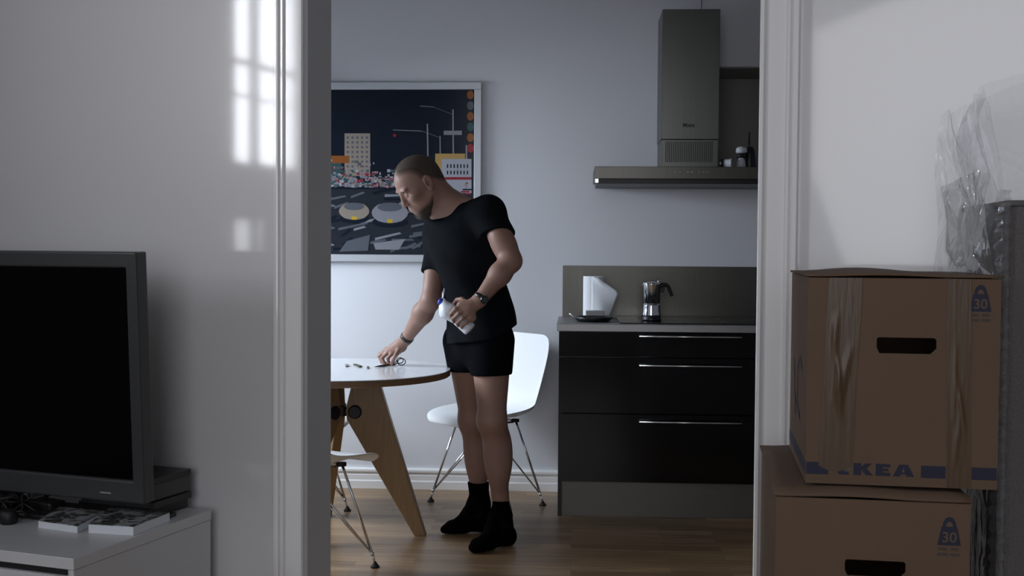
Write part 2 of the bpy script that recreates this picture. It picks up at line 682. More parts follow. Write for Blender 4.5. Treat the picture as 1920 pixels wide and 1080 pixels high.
b.box(c0 + .004, c1, TY, TY + .016, 0, z3 - .002)
b.build('plinth', 'plinth', cab)
b = MB()
b.box(c0 - .001, c0 + .003, TY + .001, -.012, 0, z3 - .002)
b.build('end_strip', 'worktop_steel', cab)

wt = empty('worktop', 'brushed steel kitchen worktop with a square front edge', 'worktop', KM)
w0 = Kx(1044, WY, 610)
b = MB()
b.box(w0, c1 + .9, WY, -.0125, zt, .90)
b.build('slab', 'worktop_steel', wt, bevel=.002)
hob = empty('ceramic_hob', 'black glass ceramic hob set flush in the steel worktop', 'hob', KM)
h0 = Kx(1158, -.3, 598)
b = MB()
b.box(h0, h0 + .78, -.555, -.06, .9, .905)
b.build('glass_top', 'black_glass', hob, bevel=.001)
for q in (.2, .58):
    for yy in (-.43, -.18):
        b = MB()
        n = 40
        ro, ri = .095, .092
        P = [[(h0 + q + r_ * math.cos(2 * math.pi * k / n), yy + r_ * math.sin(2 * math.pi * k / n), .9054) for k in range(n + 1)] for r_ in (ri, ro)]
        b.grid(P)
        b.build('cooking_zone_ring', 'mark_grey', hob, fix=False)

sb = MB()
sz1 = Kz(1200, 499, -.012)
sx0 = Kx(1055, -.012, 540)
sb.box(sx0, c1 + .6, -.0115, 0, .868, sz1)
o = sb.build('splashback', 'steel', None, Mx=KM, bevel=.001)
tag(o, 'brushed steel splashback panel on the wall behind the worktop', 'splashback')

# ------------------------------------------------------------------ extractor hood
HY = -0.50
hood = empty('extractor_hood', 'stainless steel chimney extractor hood on the kitchen wall', 'hood', KM)
hx0, hx1 = Kx(1115, HY, 320), Kx(1115, HY, 320) + 0.90
hzt, hzb = Kz(1115, 312, HY), Kz(1115, 335, HY)
b = MB()
b.box(hx0, hx1, HY, -.002, hzb, hzt)
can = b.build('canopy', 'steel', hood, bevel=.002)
b = MB()
b.box(hx0 + .012, hx1 - .012, HY + .015, -.02, hzb - .022, hzb)
un = b.build('filter_underside', 'black_metal', can)
b = MB()
b.box(hx0 + .003, hx0 + .018, HY + .006, HY + .020, hzb - .018, hzb)
b.build('clip', 'steel_bright', can)
CY = -0.30
cx0, cx1 = Kx(1241, CY, 160), Kx(1349, CY, 160)
czt = Kz(1295, 17, CY)
gz = Kz(1290, 262, CY)
b = MB()
b.box(cx0, cx1, CY, -.002, gz + .002, czt)
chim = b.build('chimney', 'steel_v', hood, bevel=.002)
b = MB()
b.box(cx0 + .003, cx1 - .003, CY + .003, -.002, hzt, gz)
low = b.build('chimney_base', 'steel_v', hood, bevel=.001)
b = MB()
n = 26
g0, g1 = Kx(1247, CY, 285), Kx(1337, CY, 285)
for i in range(n):
    q = g0 + (g1 - g0) * (i + .5) / n
    b.box(q - .0016, q + .0016, CY + .0022, CY + .004, Kz(1290, 304, CY), Kz(1290, 265, CY))
b.build('vent_slots', 'dark_gap', low, fix=False)
lz = Kz(1291, 238, CY)
lx = Kx(1291, CY, 237)
lettering('maker_mark', 'Miele', .026, 'black_metal', chim, lambda x, y: Vector((lx + x, CY - .0012, lz + y)), .0006)
# touch controls: small printed marks
for q, w in ((1266, 2.4), (1275, 3), (1289.5, 5), (1297, 5), (1311, 3), (1319, 3), (1326.5, 3.6)):
    x = Kx(q, HY, 322)
    z = Kz(q, 322.5, HY)
    hw = w / 2 / 400
    b = MB()
    b.prism([(x - hw, z - .002), (x + hw, z - .003), (x + hw * .6, z + .004), (x - hw * .6, z + .003)],
            lambda u, v, t: (u, t, v), HY - .0008, HY + .001)
    b.build('control_mark', 'mark_grey', can, fix=False)
# thin cable running up the wall from the chimney
b = MB()
q = hit(1315, 10, KM, -.004)
b.tube([(q.x, -.004, czt - .05), (q.x + .001, -.004, czt + .1), (q.x, -.004, CEIL)], .002, 6)
tag(b.build('cable', 'case_grey', None, Mx=KM), 'thin grey cable running up the wall above the hood chimney', 'cable')

# things standing on the hood, right of the chimney
def on_hood(px, yl):
    return hit(px, 308, KM, yl).x


b = MB()
jx = on_hood(1390, -.36)
b.lathe([(.016, 0), (.019, .004), (.019, .03), (.014, .048), (.013, .056)], (jx, -.36, hzt + .001), 24)
body = b
pj = empty('glass_carafe', 'small glass flask with a dark collar standing on the hood', 'flask', KM @ Matrix.Translation((jx, -.36, hzt + .001)))
b = MB()
b.lathe([(.019, 0), (.022, .004), (.020, .03), (.014, .046), (.013, .052)], n=24)
b.build('flask_body', 'porcelain', pj, smooth=True)
b = MB()
b.lathe([(.014, .050), (.024, .053), (.024, .060), (.022, .068), (.015, .072)], n=24)
b.build('collar', 'case_black', pj, smooth=True)
b = MB()
b.lathe([(.020, .072), (.027, .078), (.026, .094), (.018, .102), (.006, .104)], n=24)
b.build('stopper', 'porcelain', pj, smooth=True)

gx = on_hood(1364, -.38)
mg = empty('glass_cup', 'clear glass cup with a dark band lying on the hood', 'cup', KM @ Matrix.Translation((gx, -.38, hzt + .001)))
ringA = axis((1, -.25, 0))
b = MB()
b.lathe([(.018, -.028), (.020, -.02), (.020, .012), (.0235, .016), (.0235, .020), (.019, .020), (.017, .012), (.016, -.02)],
        (0, 0, .0235), 28, ringA)
b.build('bowl', 'porcelain', mg, smooth=True)
b = MB()
b.lathe([(.0215, -.03), (.022, -.012), (.0, -.012), (.0, -.03)], (-.004, 0, .0235), 28, ringA)
b.build('base', 'case_black', mg, smooth=True)
b = MB()
tx = on_hood(1404, -.33)
b.tube([(0, 0, 0), (0, 0, .1), (.001, 0, .175)], [.006, .0055, .003], 10)
b.lathe([(.026, 0), (.028, .01), (.025, .07), (.018, .10), (.006, .108)], (0.004, 0, 0), 24)
tag(b.build('pepper_mill', 'case_black', None, smooth=True, Mx=KM @ Matrix.Translation((tx, -.33, hzt + .001))),
    'dark slender mill with a tall thin tip, standing rightmost on the hood', 'mill')

# ------------------------------------------------------------------ things on the worktop
def KT(px, yl):
    """frame standing on the worktop below pixel px, local depth yl"""
    x = hit(px, 590, KM, yl).x
    return KM @ Matrix.Translation((x, yl, .9))


roll = empty('paper_towel_roll', 'white kitchen paper roll standing against the steel splashback with a loose sheet', 'paper towel', KT(1113, -.17))
b = MB()
b.lathe([(.020, .0), (.052, .0), (.053, .004), (.053, .206), (.052, .21), (.020, .21)], n=40)
b.build('roll', 'paper', roll, smooth=False)
b = MB()
P = []
nU, nV = 14, 12
for i in range(nU + 1):
    u = i / nU
    row = []
    for j in range(nV + 1):
        v = j / nV
        # starts tangentially at the front of the roll and flares to the right; upper corner cut away
        x = -.012 + u * ((.088 + .045 * v / .62) if v < .62 else (.133 - .105 * (v - .62) / .38))
        y = -.054 - .012 * math.sin(u * 2.6) - .008 * math.sin(5 * v + 4 * u) * u
        z = .012 + v * .194 + .003 * math.sin(7 * u)
        row.append((x, y, z))
    P.append(row)
b.grid(P)
o = b.build('loose_sheet', 'paper', roll, smooth=True)
s = o.modifiers.new('thickness', 'SOLIDIFY')
s.thickness = .0012

pan = empty('frying_pan', 'shallow black frying pan lying on the worktop in front of the paper roll', 'pan', KT(1112, -.40))
b = MB()
b.lathe([(.0, .002), (.075, .002), (.088, .012), (.094, .024), (.091, .024), (.085, .013), (.072, .005), (0, .005)], n=44)
b.build('pan_body', 'case_black', pan, smooth=True)
b = MB()
b.tube([(-.085, .0, .020), (-.095, .004, .024), (-.105, .01, .032), (-.112, .015, .036)], [.005, .005, .005, .006], 10)
b.build('handle', 'steel_bright', pan, smooth=True)
dc = empty('small_appliance', 'small grey box with a row of knobs resting in the black pan', 'box', KT(1116, -.40) @ Matrix.Translation((0, 0, .0055)))
b = MB()
b.box(-.045, .045, -.03, .03, .022, .046)
b.build('housing', 'mark_grey', dc, bevel=.003)
b = MB()
b.box(-.042, .046, -.032, .028, .0, .022)
b.build('base', 'case_black', dc, bevel=.003)
for q in range(5):
    b = MB()
    b.lathe([(.004, 0), (.004, .005), (.003, .006)], (-.03 + q * .016, -.032, .009), 10, axis((0, -1, 0)))
    b.build('knob', 'worktop_steel', dc, smooth=True)

moka = empty('moka_pot', 'polished steel stovetop coffee maker with a black bent handle on the hob', 'coffee maker', KT(1221, -.36) @ Matrix.Translation((0, 0, .0055)))
k = 1 / 400
b = MB()
b.lathe([(.046, .0), (.049, .004), (.046, .010), (.045, .020), (.043, .023)], n=36)
b.build('base_ring', 'case_black', moka, smooth=True)
b = MB()
b.lathe([(.0455, .023), (.0455, .027), (.0415, .050), (.0405, .070), (.0405, .080)], n=40)
b.build('lower_chamber', 'chrome', moka, smooth=True)
b = MB()
b.lathe([(.0395, .0815), (.041, .083), (.041, .170), (.042, .172), (.042, .178), (.038, .181), (.012, .185), (.0, .185)], n=40)
up = b.build('upper_chamber', 'chrome', moka, smooth=True)
b = MB()
b.prism([(-.040, .176), (-.040, .160), (-.048, .175)], lambda u, v, t: (u, t, v), -.008, .008)
b.build('spout', 'chrome', up, bevel=.003)
b = MB()
b.tube([(.040, 0, .164), (.055, 0, .170), (.070, 0, .170), (.081, 0, .160), (.090, 0, .138), (.098, 0, .117)],
       [.013, .012, .0095, .009, .0085, .0075], 14)
b.prism([(.040, .135), (.040, .172), (.066, .172), (.058, .134)], lambda u, v, t: (u, t, v), -.008, .008)
b.build('handle', 'cable_black', moka, smooth=False, bevel=.002)
b = MB()
b.lathe([(.005, 0), (.007, .004), (.007, .009), (.004, .011)], (.034, 0, .181), 14)
b.build('lid_knob', 'steel_bright', moka, smooth=True)

# ------------------------------------------------------------------ framed print
PY = -0.030
px0, px1 = Kx(470, PY, 300), Kx(902, PY, 300)
pz1, pz0 = Kz(760, 154, PY), Kz(760, 491, PY)
pic = empty('framed_print', 'large framed print of a night scene in a silver frame on the kitchen wall', 'picture', KM)
fw = .0365
b = MB()
b.box(px0, px1, PY, -.001, pz1 - fw, pz1)
b.box(px0, px1, PY, -.001, pz0, pz0 + fw)
b.box(px0, px0 + fw, PY, -.001, pz0 + fw, pz1 - fw)
b.box(px1 - fw, px1, PY, -.001, pz0 + fw, pz1 - fw)
b.build('frame', 'frame_silver', pic, bevel=.002)
cols = {'sky': (0.006, 0.010, 0.019), 'road': (0.018, 0.022, 0.030), 'pale': (0.22, 0.22, 0.25), 'cream': (0.25, 0.215, 0.18),
        'orange': (0.24, 0.08, 0.02), 'yellow': (0.40, 0.26, 0.09), 'red': (0.25, 0.02, 0.03), 'teal': (0.03, 0.08, 0.08),
        'mid': (0.09, 0.10, 0.12), 'white': (0.34, 0.35, 0.40), 'pink': (0.30, 0.15, 0.17), 'plate': (0.5, 0.33, 0.03)}
for k_, v_ in cols.items():
    mat('print_' + k_, v_, 0.2, spec=0.2)
order = list(cols)
b = MB()
X0, X1, Z0, Z1 = px0 + fw, px1 - fw, pz0 + fw, pz1 - fw
lay = [0]


def pq(poly, c, bump_=True):
    """flat patch on the print; coordinates as pixels of the visible part"""
    lay[0] += 1
    yy = PY + .012 - lay[0] * 0.000004
    vs = []
    for x, y in poly:
        q = hit(x, y, KM, yy)
        vs.append((max(X0, min(X1, q.x)), yy, max(Z0, min(Z1, q.z))))
    b.add(vs, [tuple(range(len(vs)))], order.index(c))


def rect(x0, y0, x1, y1, c):
    pq([(x0, y0), (x1, y0), (x1, y1), (x0, y1)], c)


b.add([(X0, PY + .012, Z0), (X1, PY + .012, Z0), (X1, PY + .012, Z1), (X0, PY + .012, Z1)], [(0, 1, 2, 3)], 0)
rect(440, 355, 900, 482, 'road')
rng = random.Random(5)
# generic skyline: pale slab and low blocks
rect(646, 250, 694, 330, 'cream')
for i in range(5):
    for j in range(8):
        rect(650 + i * 9, 256 + j * 9, 654 + i * 9, 260 + j * 9, 'mid')
rect(500, 282, 560, 350, 'mid')
rect(560, 300, 640, 350, 'teal')
rect(615, 292, 655, 306, 'orange')
for i in range(520):
    x = rng.uniform(520, 745)
    hgt = 34 if x < 700 else 18
    y = 352 - abs(rng.gauss(0, 1)) * hgt * .6
    w = rng.uniform(2, 8)
    h_ = rng.uniform(1.5, 6)
    rect(x, y - h_, x + w, y, rng.choice(['pale', 'pale', 'white', 'mid', 'pink', 'red', 'cream', 'teal']))
for i in range(46):
    x = rng.uniform(500, 800)
    y = rng.uniform(358, 476)
    w = rng.uniform(14, 60)
    sl = rng.uniform(-14, 2)
    pq([(x, y), (x + w, y + sl), (x + w + 4, y + sl + 3), (x, y + 5)], rng.choice(['mid', 'mid', 'sky', 'sky', 'pale']))


def blob(cx_, cy_, w, h_, c):
    pq([(cx_ + w * math.cos(t) * (1 if abs(math.cos(t)) < .8 else .92), cy_ + h_ * math.sin(t)) for t in [2 * math.pi * k / 20 for k in range(20)]], c)


for (cx_, cy_, s_) in ((664, 396, 1.0), (731, 399, 1.2), (560, 392, 1.0)):
    blob(cx_, cy_ + 14 * s_, 30 * s_, 9 * s_, 'sky')
    blob(cx_, cy_, 31 * s_, 16 * s_, 'pale' if s_ > 1 else 'cream')
    blob(cx_, cy_ - 9 * s_, 21 * s_, 7 * s_, 'mid')
    rect(cx_ - 5, cy_ + 10 * s_, cx_ + 5, cy_ + 16 * s_, 'plate')
pq([(650, 452), (694, 440), (690, 470), (636, 472)], 'mid')
pq([(700, 456), (760, 448), (748, 468), (704, 468)], 'pale')
# street masts as plain lines, panel blocks at the right
for (xa, ya, xb, yb, w) in ((800, 232, 801, 300, 2.6), (848, 205, 849, 330, 2.6), (824, 255, 825, 330, 2), (786, 198, 812, 200, 3),
                            (812, 200, 848, 214, 2.4), (736, 243, 790, 245, 1.6), (790, 245, 826, 258, 2), (873, 272, 874, 360, 3)):
    pq([(xa, ya), (xb, yb), (xb + w, yb + (1.5 if abs(yb - ya) < 20 else 0)), (xa + w, ya + (1.5 if abs(yb - ya) < 20 else 0))], 'pale')
rect(816, 288, 872, 306, 'yellow')
pq([(818, 306), (830, 306), (836, 345), (820, 345)], 'yellow')
rect(828, 298, 884, 362, 'white')
rect(834, 332, 884, 337, 'red')
for i in range(14):
    x = 838 + (i % 7) * 6.2
    rect(x, 308 + (i // 7) * 12, x + 2.5, 315 + (i // 7) * 12, 'sky')
for i in range(9):
    rect(864 + rng.uniform(0, 18), 330 + i * 4, 872 + rng.uniform(0, 14), 333 + i * 4, rng.choice(['red', 'cream', 'sky', 'orange']))
blob(740, 254, 3.5, 3, 'red')
rect(832, 245, 866, 253, 'pale')
for i, c in enumerate(('orange', 'mid', 'orange', 'teal', 'orange', 'red')):
    blob(882, 178 + i * 20, 7, 8, c)
b.build('print', ['print_' + k_ for k_ in order], pic, fix=False)

# ================================================================== TABLE
TZ, TR = 0.72, 0.47
TC = Vector((-0.735, 5.05, 0))
tab = empty('round_table', 'round white topped table on splayed oak plank legs', 'table', Matrix.Translation(TC))
b = MB()
b.lathe([(0, TZ - .004), (TR - .004, TZ - .004), (TR - .0015, TZ - .003), (TR - .0015, TZ), (0, TZ)], n=96)
b.build('laminate_surface', 'laminate', tab)
b = MB()
b.lathe([(0, TZ - .030), (TR - .006, TZ - .030), (TR, TZ - .026), (TR, TZ - .0045), (0, TZ - .0045)], n=96)
b.build('tabletop', 'ply_edge', tab)
feet = [Vector((-.367, 5.02, 0)) - TC, Vector((-.865, 5.41, 0)) - TC, Vector((-.955, 4.76, 0)) - TC]
zl = TZ - .031
prof = [(.055, zl), (.160, zl), (.1605, zl - .004), (.3725, .0), (.323, .0), (.026, .50), (.020, .535), (.026, .57)]
for i, f_ in enumerate(feet):
    d = Vector((f_.x, f_.y, 0)).normalized()
    n_ = Vector((-d.y, d.x, 0))
    b = MB()
    b.prism(prof, lambda u, v, t: d * u + n_ * t + Vector((0, 0, v)), -.02, .02)
    lg = b.build('leg', 'oak', tab, bevel=.006)
    for sg in (-1, 1):
        b = MB()
        b.lathe([(.0, 0), (.030, 0), (.030, .006), (.024, .010), (0, .010)], d * .062 + n_ * (.02 * sg) + Vector((0, 0, .535)), 28, axis(n_ * sg))
        b.build('disc_bolt', 'black_metal', lg, smooth=False)
b = MB()
for f_ in feet:
    d = Vector((f_.x, f_.y, 0)).normalized()
    b.tube([Vector((0, 0, .535)), d * .07 + Vector((0, 0, .535))], .011, 12)
b.lathe([(.022, .515), (.022, .555)], n=20)
b.build('crossbar', 'black_metal', tab, smooth=False)


# ================================================================== CHAIRS
def make_chair(label, Mx):
    t = empty('shell_chair', label, 'chair', Mx, 'white shell chairs in the kitchen')
    # side profile: (forward, height, half width, edge curl)
    pr = [(.232, .402, .150, 0), (.226, .418, .185, .002), (.205, .431, .208, .008), (.150, .437, .222, .018), (.07, .432, .228, .030),
          (0, .426, .230, .042), (-.08, .424, .230, .055), (-.140, .432, .228, .066), (-.180, .456, .224, .074), (-.203, .495, .220, .072),
          (-.215, .550, .217, .062), (-.226, .62, .214, .048), (-.238, .69, .210, .034), (-.248, .75, .204, .024), (-.256, .795, .190, .018),
          (-.260, .815, .165, .014), (-.262, .823, .130, .012)]
    P = []
    nv = 16
    for i, (x, z, w, c) in enumerate(pr):
        a = pr[max(0, i - 1)]
        c2 = pr[min(len(pr) - 1, i + 1)]
        tn = Vector((c2[0] - a[0], 0, c2[1] - a[1])).normalized()
        nn = Vector((tn.z, 0, -tn.x))       # inward normal (up for the seat, forward for the back)
        if nn.z < 0 and nn.x < 0:
            nn = -nn
        row = []
        for j in range(nv + 1):
            v = -1 + 2 * j / nv
            row.append(Vector((x, v * w, z)) + nn * (c * abs(v) ** 3.2))
        P.append(row)
    b = MB()
    b.grid(P)
    o = b.build('shell', 'white_shell', t, smooth=True)
    s = o.modifiers.new('thickness', 'SOLIDIFY')
    s.thickness = .007
    s.offset = -1
    smooth_mod(o, 2)
    for sx, sy in ((1, 1), (1, -1), (-1, 1), (-1, -1)):
        foot = Vector((.195 * sx, .195 * sy, 0))
        node = Vector((.187 * sx, .187 * sy, .055))
        b = MB()
        b.tube([Vector((.085 * sx, .120 * sy, .412)), node], .0055, 8)
        b.tube([node, foot + Vector((0, 0, .016))], .0048, 8)
        b.lathe([(.008, -.008), (.008, .008)], node, 10, axis((sy, -sx, 0)))
        lg = b.build('leg', 'chrome', t, smooth=True)
        b = MB()
        b.lathe([(.017, 0), (.018, .004), (.013, .010), (.007, .018), (.006, .022)], foot, 16)
        b.build('glide', 'black_rubber', lg, smooth=True)
    b = MB()
    for sx in (1, -1):
        for (a, c) in ((1, -1), (-1, 1)):
            b.tube([Vector((.187 * sx, .187 * a, .055)), Vector((.03 * sx, .03 * c, .36))], .0036, 8)
            b.tube([Vector((.187 * a, .187 * sx, .055)), Vector((-.02 * a, .05 * sx, .37))], .0036, 8)
    for sx in (1, -1):
        b.tube([Vector((.085 * sx, -.12, .412)), Vector((.085 * sx, .12, .412))], .005, 8)
        b.tube([Vector((.085, .1 * sx, .405)), Vector((-.085, .1 * sx, .405))], .005, 8)
    b.build('wire_base', 'chrome', t, smooth=True)
    for sx in (1, -1):
        for sy in (1, -1):
            b = MB()
            b.lathe([(.02, .408), (.02, .421)], (.085 * sx, .115 * sy, 0), 14)
            b.build('shock_mount', 'black_rubber', t, smooth=False)
    return t


def copy_tree(o, parent=None):
    c = o.copy()
    COL.objects.link(c)
    c.parent = parent
    for ch in [x for x in bpy.data.objects if x.parent == o]:
        copy_tree(ch, c)
    return c


def heading(p, fx, fy):
    return Matrix.Translation(p) @ Matrix.Rotation(math.atan2(fy, fx), 4, 'Z')


ch1 = make_chair('white plastic shell chair on a chrome wire base standing right behind the man', heading((-.118, 5.66, 0), -.80, -.62))
ch2 = copy_tree(ch1)
ch2.matrix_world = heading((-.793, 4.44, 0), .50, .86)
ch2['label'] = 'white shell chair nearest the camera, half hidden by the left door frame'
ch3 = copy_tree(ch1)
ch3.matrix_world = heading((-1.045, 5.50, 0), .64, -.76)
ch3['label'] = 'shell chair behind the left door frame, one wire foot showing by the oak leg'

# ================================================================== FRONT ROOM LEFT: cabinet, television
def Wy(px, py, z):
    """point on the horizontal plane z seen at the pixel, in W coordinates"""
    return WM.inverted() @ atz(px, py, z)


CZ = 0.50
cs1, cyf, cyb = -0.882, -0.625, -0.062
tvc = empty('white_cabinet', 'low white lacquered cabinet under the television', 'cabinet', WM)
b = MB()
b.box(cs1 - 1.75, cs1, cyf, cyb, CZ - .028, CZ)
b.build('top_panel', 'white_cabinet', tvc, bevel=.0012)
b = MB()
b.box(cs1 - 1.745, cs1 - .003, cyf + .004, cyb, .0, CZ - .0295)
b.build('body', 'white_cabinet', tvc)
for i in range(3):
    q = cs1 - .018 - i * .57
    b = MB()
    b.box(q - .56, q, cyf - .012, cyf + .003, .04, CZ - .042)
    b.build('door', 'white_cabinet', tvc, bevel=.001)
b = MB()
b.box(cs1 - 1.74, cs1 - .02, cyf + .0005, cyf + .0035, CZ - .042, CZ - .0295)
b.build('gap_shade_strip', 'dark_gap', tvc)  # near-black strip painting in the shade between top and doors

tvy = -.330
ts1 = -.905
tz0, tz1 = .566, 1.232
tw = 1.12
tvM = WM @ Matrix.Translation((ts1 - tw / 2, tvy, tz0)) @ Matrix.Rotation(R(2.6), 4, 'X')
tv = empty('television', 'grey framed flat television with a dark screen on the white cabinet', 'television', tvM)
hh = tz1 - tz0
bz = .062
b = MB()
def ring(bm, x0, x1, z0, z1, ix0, ix1, iz0, iz1, ya, yb):
    o4 = [(x0, z0), (x1, z0), (x1, z1), (x0, z1)]
    i4 = [(ix0, iz0), (ix1, iz0), (ix1, iz1), (ix0, iz1)]
    vs = [(u, ya, v) for u, v in o4] + [(u, ya, v) for u, v in i4] + [(u, yb, v) for u, v in o4] + [(u, yb, v) for u, v in i4]
    fs = []
    for i in range(4):
        j = (i + 1) % 4
        fs += [(i, j, 4 + j, 4 + i), (8 + i, 8 + j, 12 + j, 12 + i), (i, j, 8 + j, 8 + i), (4 + i, 4 + j, 12 + j, 12 + i)]
    bm.add(vs, fs)


ring(b, -tw / 2, tw / 2, 0, hh, -tw / 2 + .035, tw / 2 - .035, bz, hh - .042, 0, .045)
b.build('bezel', 'tv_frame', tv, bevel=.005, seg=3)
b = MB()
b.box(-tw / 2 + .03, tw / 2 - .03, .010, .02, bz - .01, hh - .036)
b.build('screen', 'tv_screen', tv)
b = MB()
b.box(-tw / 2 + .02, tw / 2 - .02, .045, .075, .02, hh - .02)
b.box(-tw / 2 + .2, tw / 2 - .2, .07, .11, .08, hh - .15)
b.build('back_housing', 'case_black', tv, bevel=.01)
b = MB()
b.box(-.09, .09, .03, .07, -.052, .06)
b.box(-.25, .25, -.02, .14, -.0635, -.050)
st = b.build('stand', 'case_black', tv, bevel=.004)
st.matrix_world = WM @ Matrix.Translation((ts1 - tw / 2, tvy, tz0))
b = MB()
b.box(.42, .455, -.0012, .001, .022, .026)
b.build('maker_mark', 'mark_grey', tv)

# black slim box under the right corner of the television
o = MB().box(-.30, 0, -.04, .10, 0, .010).build('media_player', 'case_black', None, bevel=.003,
        Mx=WM @ Matrix.Translation((-.925, -.262, CZ + .0005)))
tag(o, 'slim black player box lying under the right corner of the television', 'player')
# stack behind the television's right edge
zz = CZ + .0005
stack = [(.030, 'case_black', .000, 'bottom', 'thin black device at the bottom of the stack behind the television'),
         (.020, 'case_black', .020, 'b', 'flat black case second from the bottom of the stack behind the television'),
         (.046, 'case_grey', .012, 'c', 'thick dark grey box in the middle of the stack behind the television'),
         (.018, 'case_black', .018, 'd', 'flat black case on top of the stack behind the television')]
for hgt, mm, dx, _, lb in stack:
    o = MB().box(-.27 + dx, -.025 + dx, -.085, .085, 0, hgt - .001).build('media_case', mm, None, bevel=.002,
            Mx=WM @ Matrix.Translation((-.940, -.150, zz)) @ Matrix.Rotation(R(-4 + dx * 200), 4, 'Z'))
    tag(o, lb, 'case', 'cases stacked behind the television')
    zz += hgt

# books in front of the television
mat('cover_print', (0.16, 0.165, 0.16), 0.4)
_nt = MATS['cover_print'].node_tree
_no = _nt.nodes.new('ShaderNodeTexNoise')
_no.inputs['Scale'].default_value = 30
_no.inputs['Detail'].default_value = 5
_no.inputs['Distortion'].default_value = 1.2
_tc = _nt.nodes.new('ShaderNodeTexCoord')
_nt.links.new(_tc.outputs['Object'], _no.inputs['Vector'])
_cr = _nt.nodes.new('ShaderNodeValToRGB')
_cr.color_ramp.interpolation = 'EASE'
for _p, _c in ((0.40, (0.04, 0.045, 0.04)), (0.50, (0.14, 0.14, 0.13)), (0.60, (0.36, 0.38, 0.40))):
    _e = _cr.color_ramp.elements.new(_p)
    _e.color = (*_c, 1)
_cr.color_ramp.elements.remove(_cr.color_ramp.elements[0])
_cr.color_ramp.elements.remove(_cr.color_ramp.elements[-1])
_nt.links.new(_no.outputs['Fac'], _cr.inputs[0])
_nt.links.new(_cr.outputs[0], _nt.nodes['Principled BSDF'].inputs['Base Color'])


def book(pts, z0, th, label, spine, cover_side=None):
    """pts: four cover corners as pixels at the top plane"""
    q = [atz(x, y, z0 + th) for x, y in pts]
    c = sum(q, Vector()) / 4
    c.z = z0
    e = empty('book', label, 'book', Matrix.Translation(c), 'books in front of the television')
    loc = [p - c for p in q]
    b = MB()
    lo = [Vector((p.x, p.y, .0012)) for p in loc]
    hi = [Vector((p.x, p.y, th - .0012)) for p in loc]
    b.add(lo + hi, [(0, 1, 2, 3), (4, 5, 6, 7), (0, 1, 5, 4), (1, 2, 6, 5), (2, 3, 7, 6), (3, 0, 4, 7)])
    b.build('page_block', spine, e)
    for zz_ in (0, th - .0012):
        b = MB()
        lo = [Vector((p.x * 1.012, p.y * 1.012, zz_)) for p in loc]
        hi = [Vector((p.x * 1.012, p.y * 1.012, zz_ + .0012)) for p in loc]
        b.add(lo + hi, [(0, 1, 2, 3), (4, 5, 6, 7), (0, 1, 5, 4), (1, 2, 6, 5), (2, 3, 7, 6), (3, 0, 4, 7)])
        b.build('cover', 'cover_print' if zz_ else spine, e)
    return e


book([(72, 976), (145, 986), (196, 958), (112, 950)], CZ + .0005, .019, 'white spined book with a printed cover, left of the pair before the television', 'book_white')
bk = book([(166, 982), (250, 987), (318, 960), (212, 948)], CZ + .0005, .024, 'larger book with white page edges, right of the pair before the television', 'book_white')
# tangle of black cable
rg = random.Random(11)
base = atz(30, 968, CZ)
for kk, (lb, cx_, ln) in enumerate((('loose black cable looping over the front of the white cabinet, left of the books', 0, 95),)):
    b = MB()
    for s_ in range(7):
        pts = []
        ph = rg.uniform(0, 6.28)
        r0 = rg.uniform(.03, .075)
        ox, oy = rg.uniform(-.13, .03), rg.uniform(-.02, .12)
        for i in range(34):
            t = i / 33 * rg.choice([1, 1]) * 6.28 * 1.6 + ph
            r_ = r0 * (1 + .25 * math.sin(2.3 * t + s_))
            z = CZ + .005 + abs(math.sin(t * .8 + s_)) * (.055 if s_ < 5 else .03)
            pts.append((base.x + ox + r_ * math.cos(t), base.y + oy + .75 * r_ * math.sin(t), z))
        b.tube(pts, .0035, 7)
    o = b.build('black_cable', 'cable_black', None, smooth=True)
    tag(o, lb, 'cable')
q = atz(84, 965, CZ)
ad = empty('power_adapter', 'black power adapter brick lying among the cables beside the books', 'adapter',
           Matrix.Translation(Vector((q.x, q.y + .03, CZ + .0005))) @ Matrix.Rotation(R(-30), 4, 'Z'))
MB().box(-.06, .04, -.028, .028, 0, .034).build('housing', 'cable_black', ad, bevel=.007)
MB().tube([(-.06, 0, .017), (-.085, 0, .03), (-.11, .02, .04), (-.13, .05, .03)], .0032, 8).build('lead', 'cable_black', ad, smooth=True)
q = atz(10, 985, CZ)
ad = empty('charger_plug', 'black rounded plug at the left picture edge below the cables', 'plug',
           Matrix.Translation(Vector((q.x, q.y + .02, CZ + .0005))) @ Matrix.Rotation(R(10), 4, 'Z'))
MB().lathe([(.020, 0), (.024, .006), (.024, .03), (.018, .038), (.0, .038)], n=24).build('housing', 'cable_black', ad, smooth=True)
MB().tube([(.01, 0, .03), (.035, -.01, .035), (.045, .01, .02), (.03, .03, .01), (0, .05, .008)], .003, 8).build('lead', 'cable_black', ad, smooth=True)

# ================================================================== MOVING BOXES
BA = R(9.3)


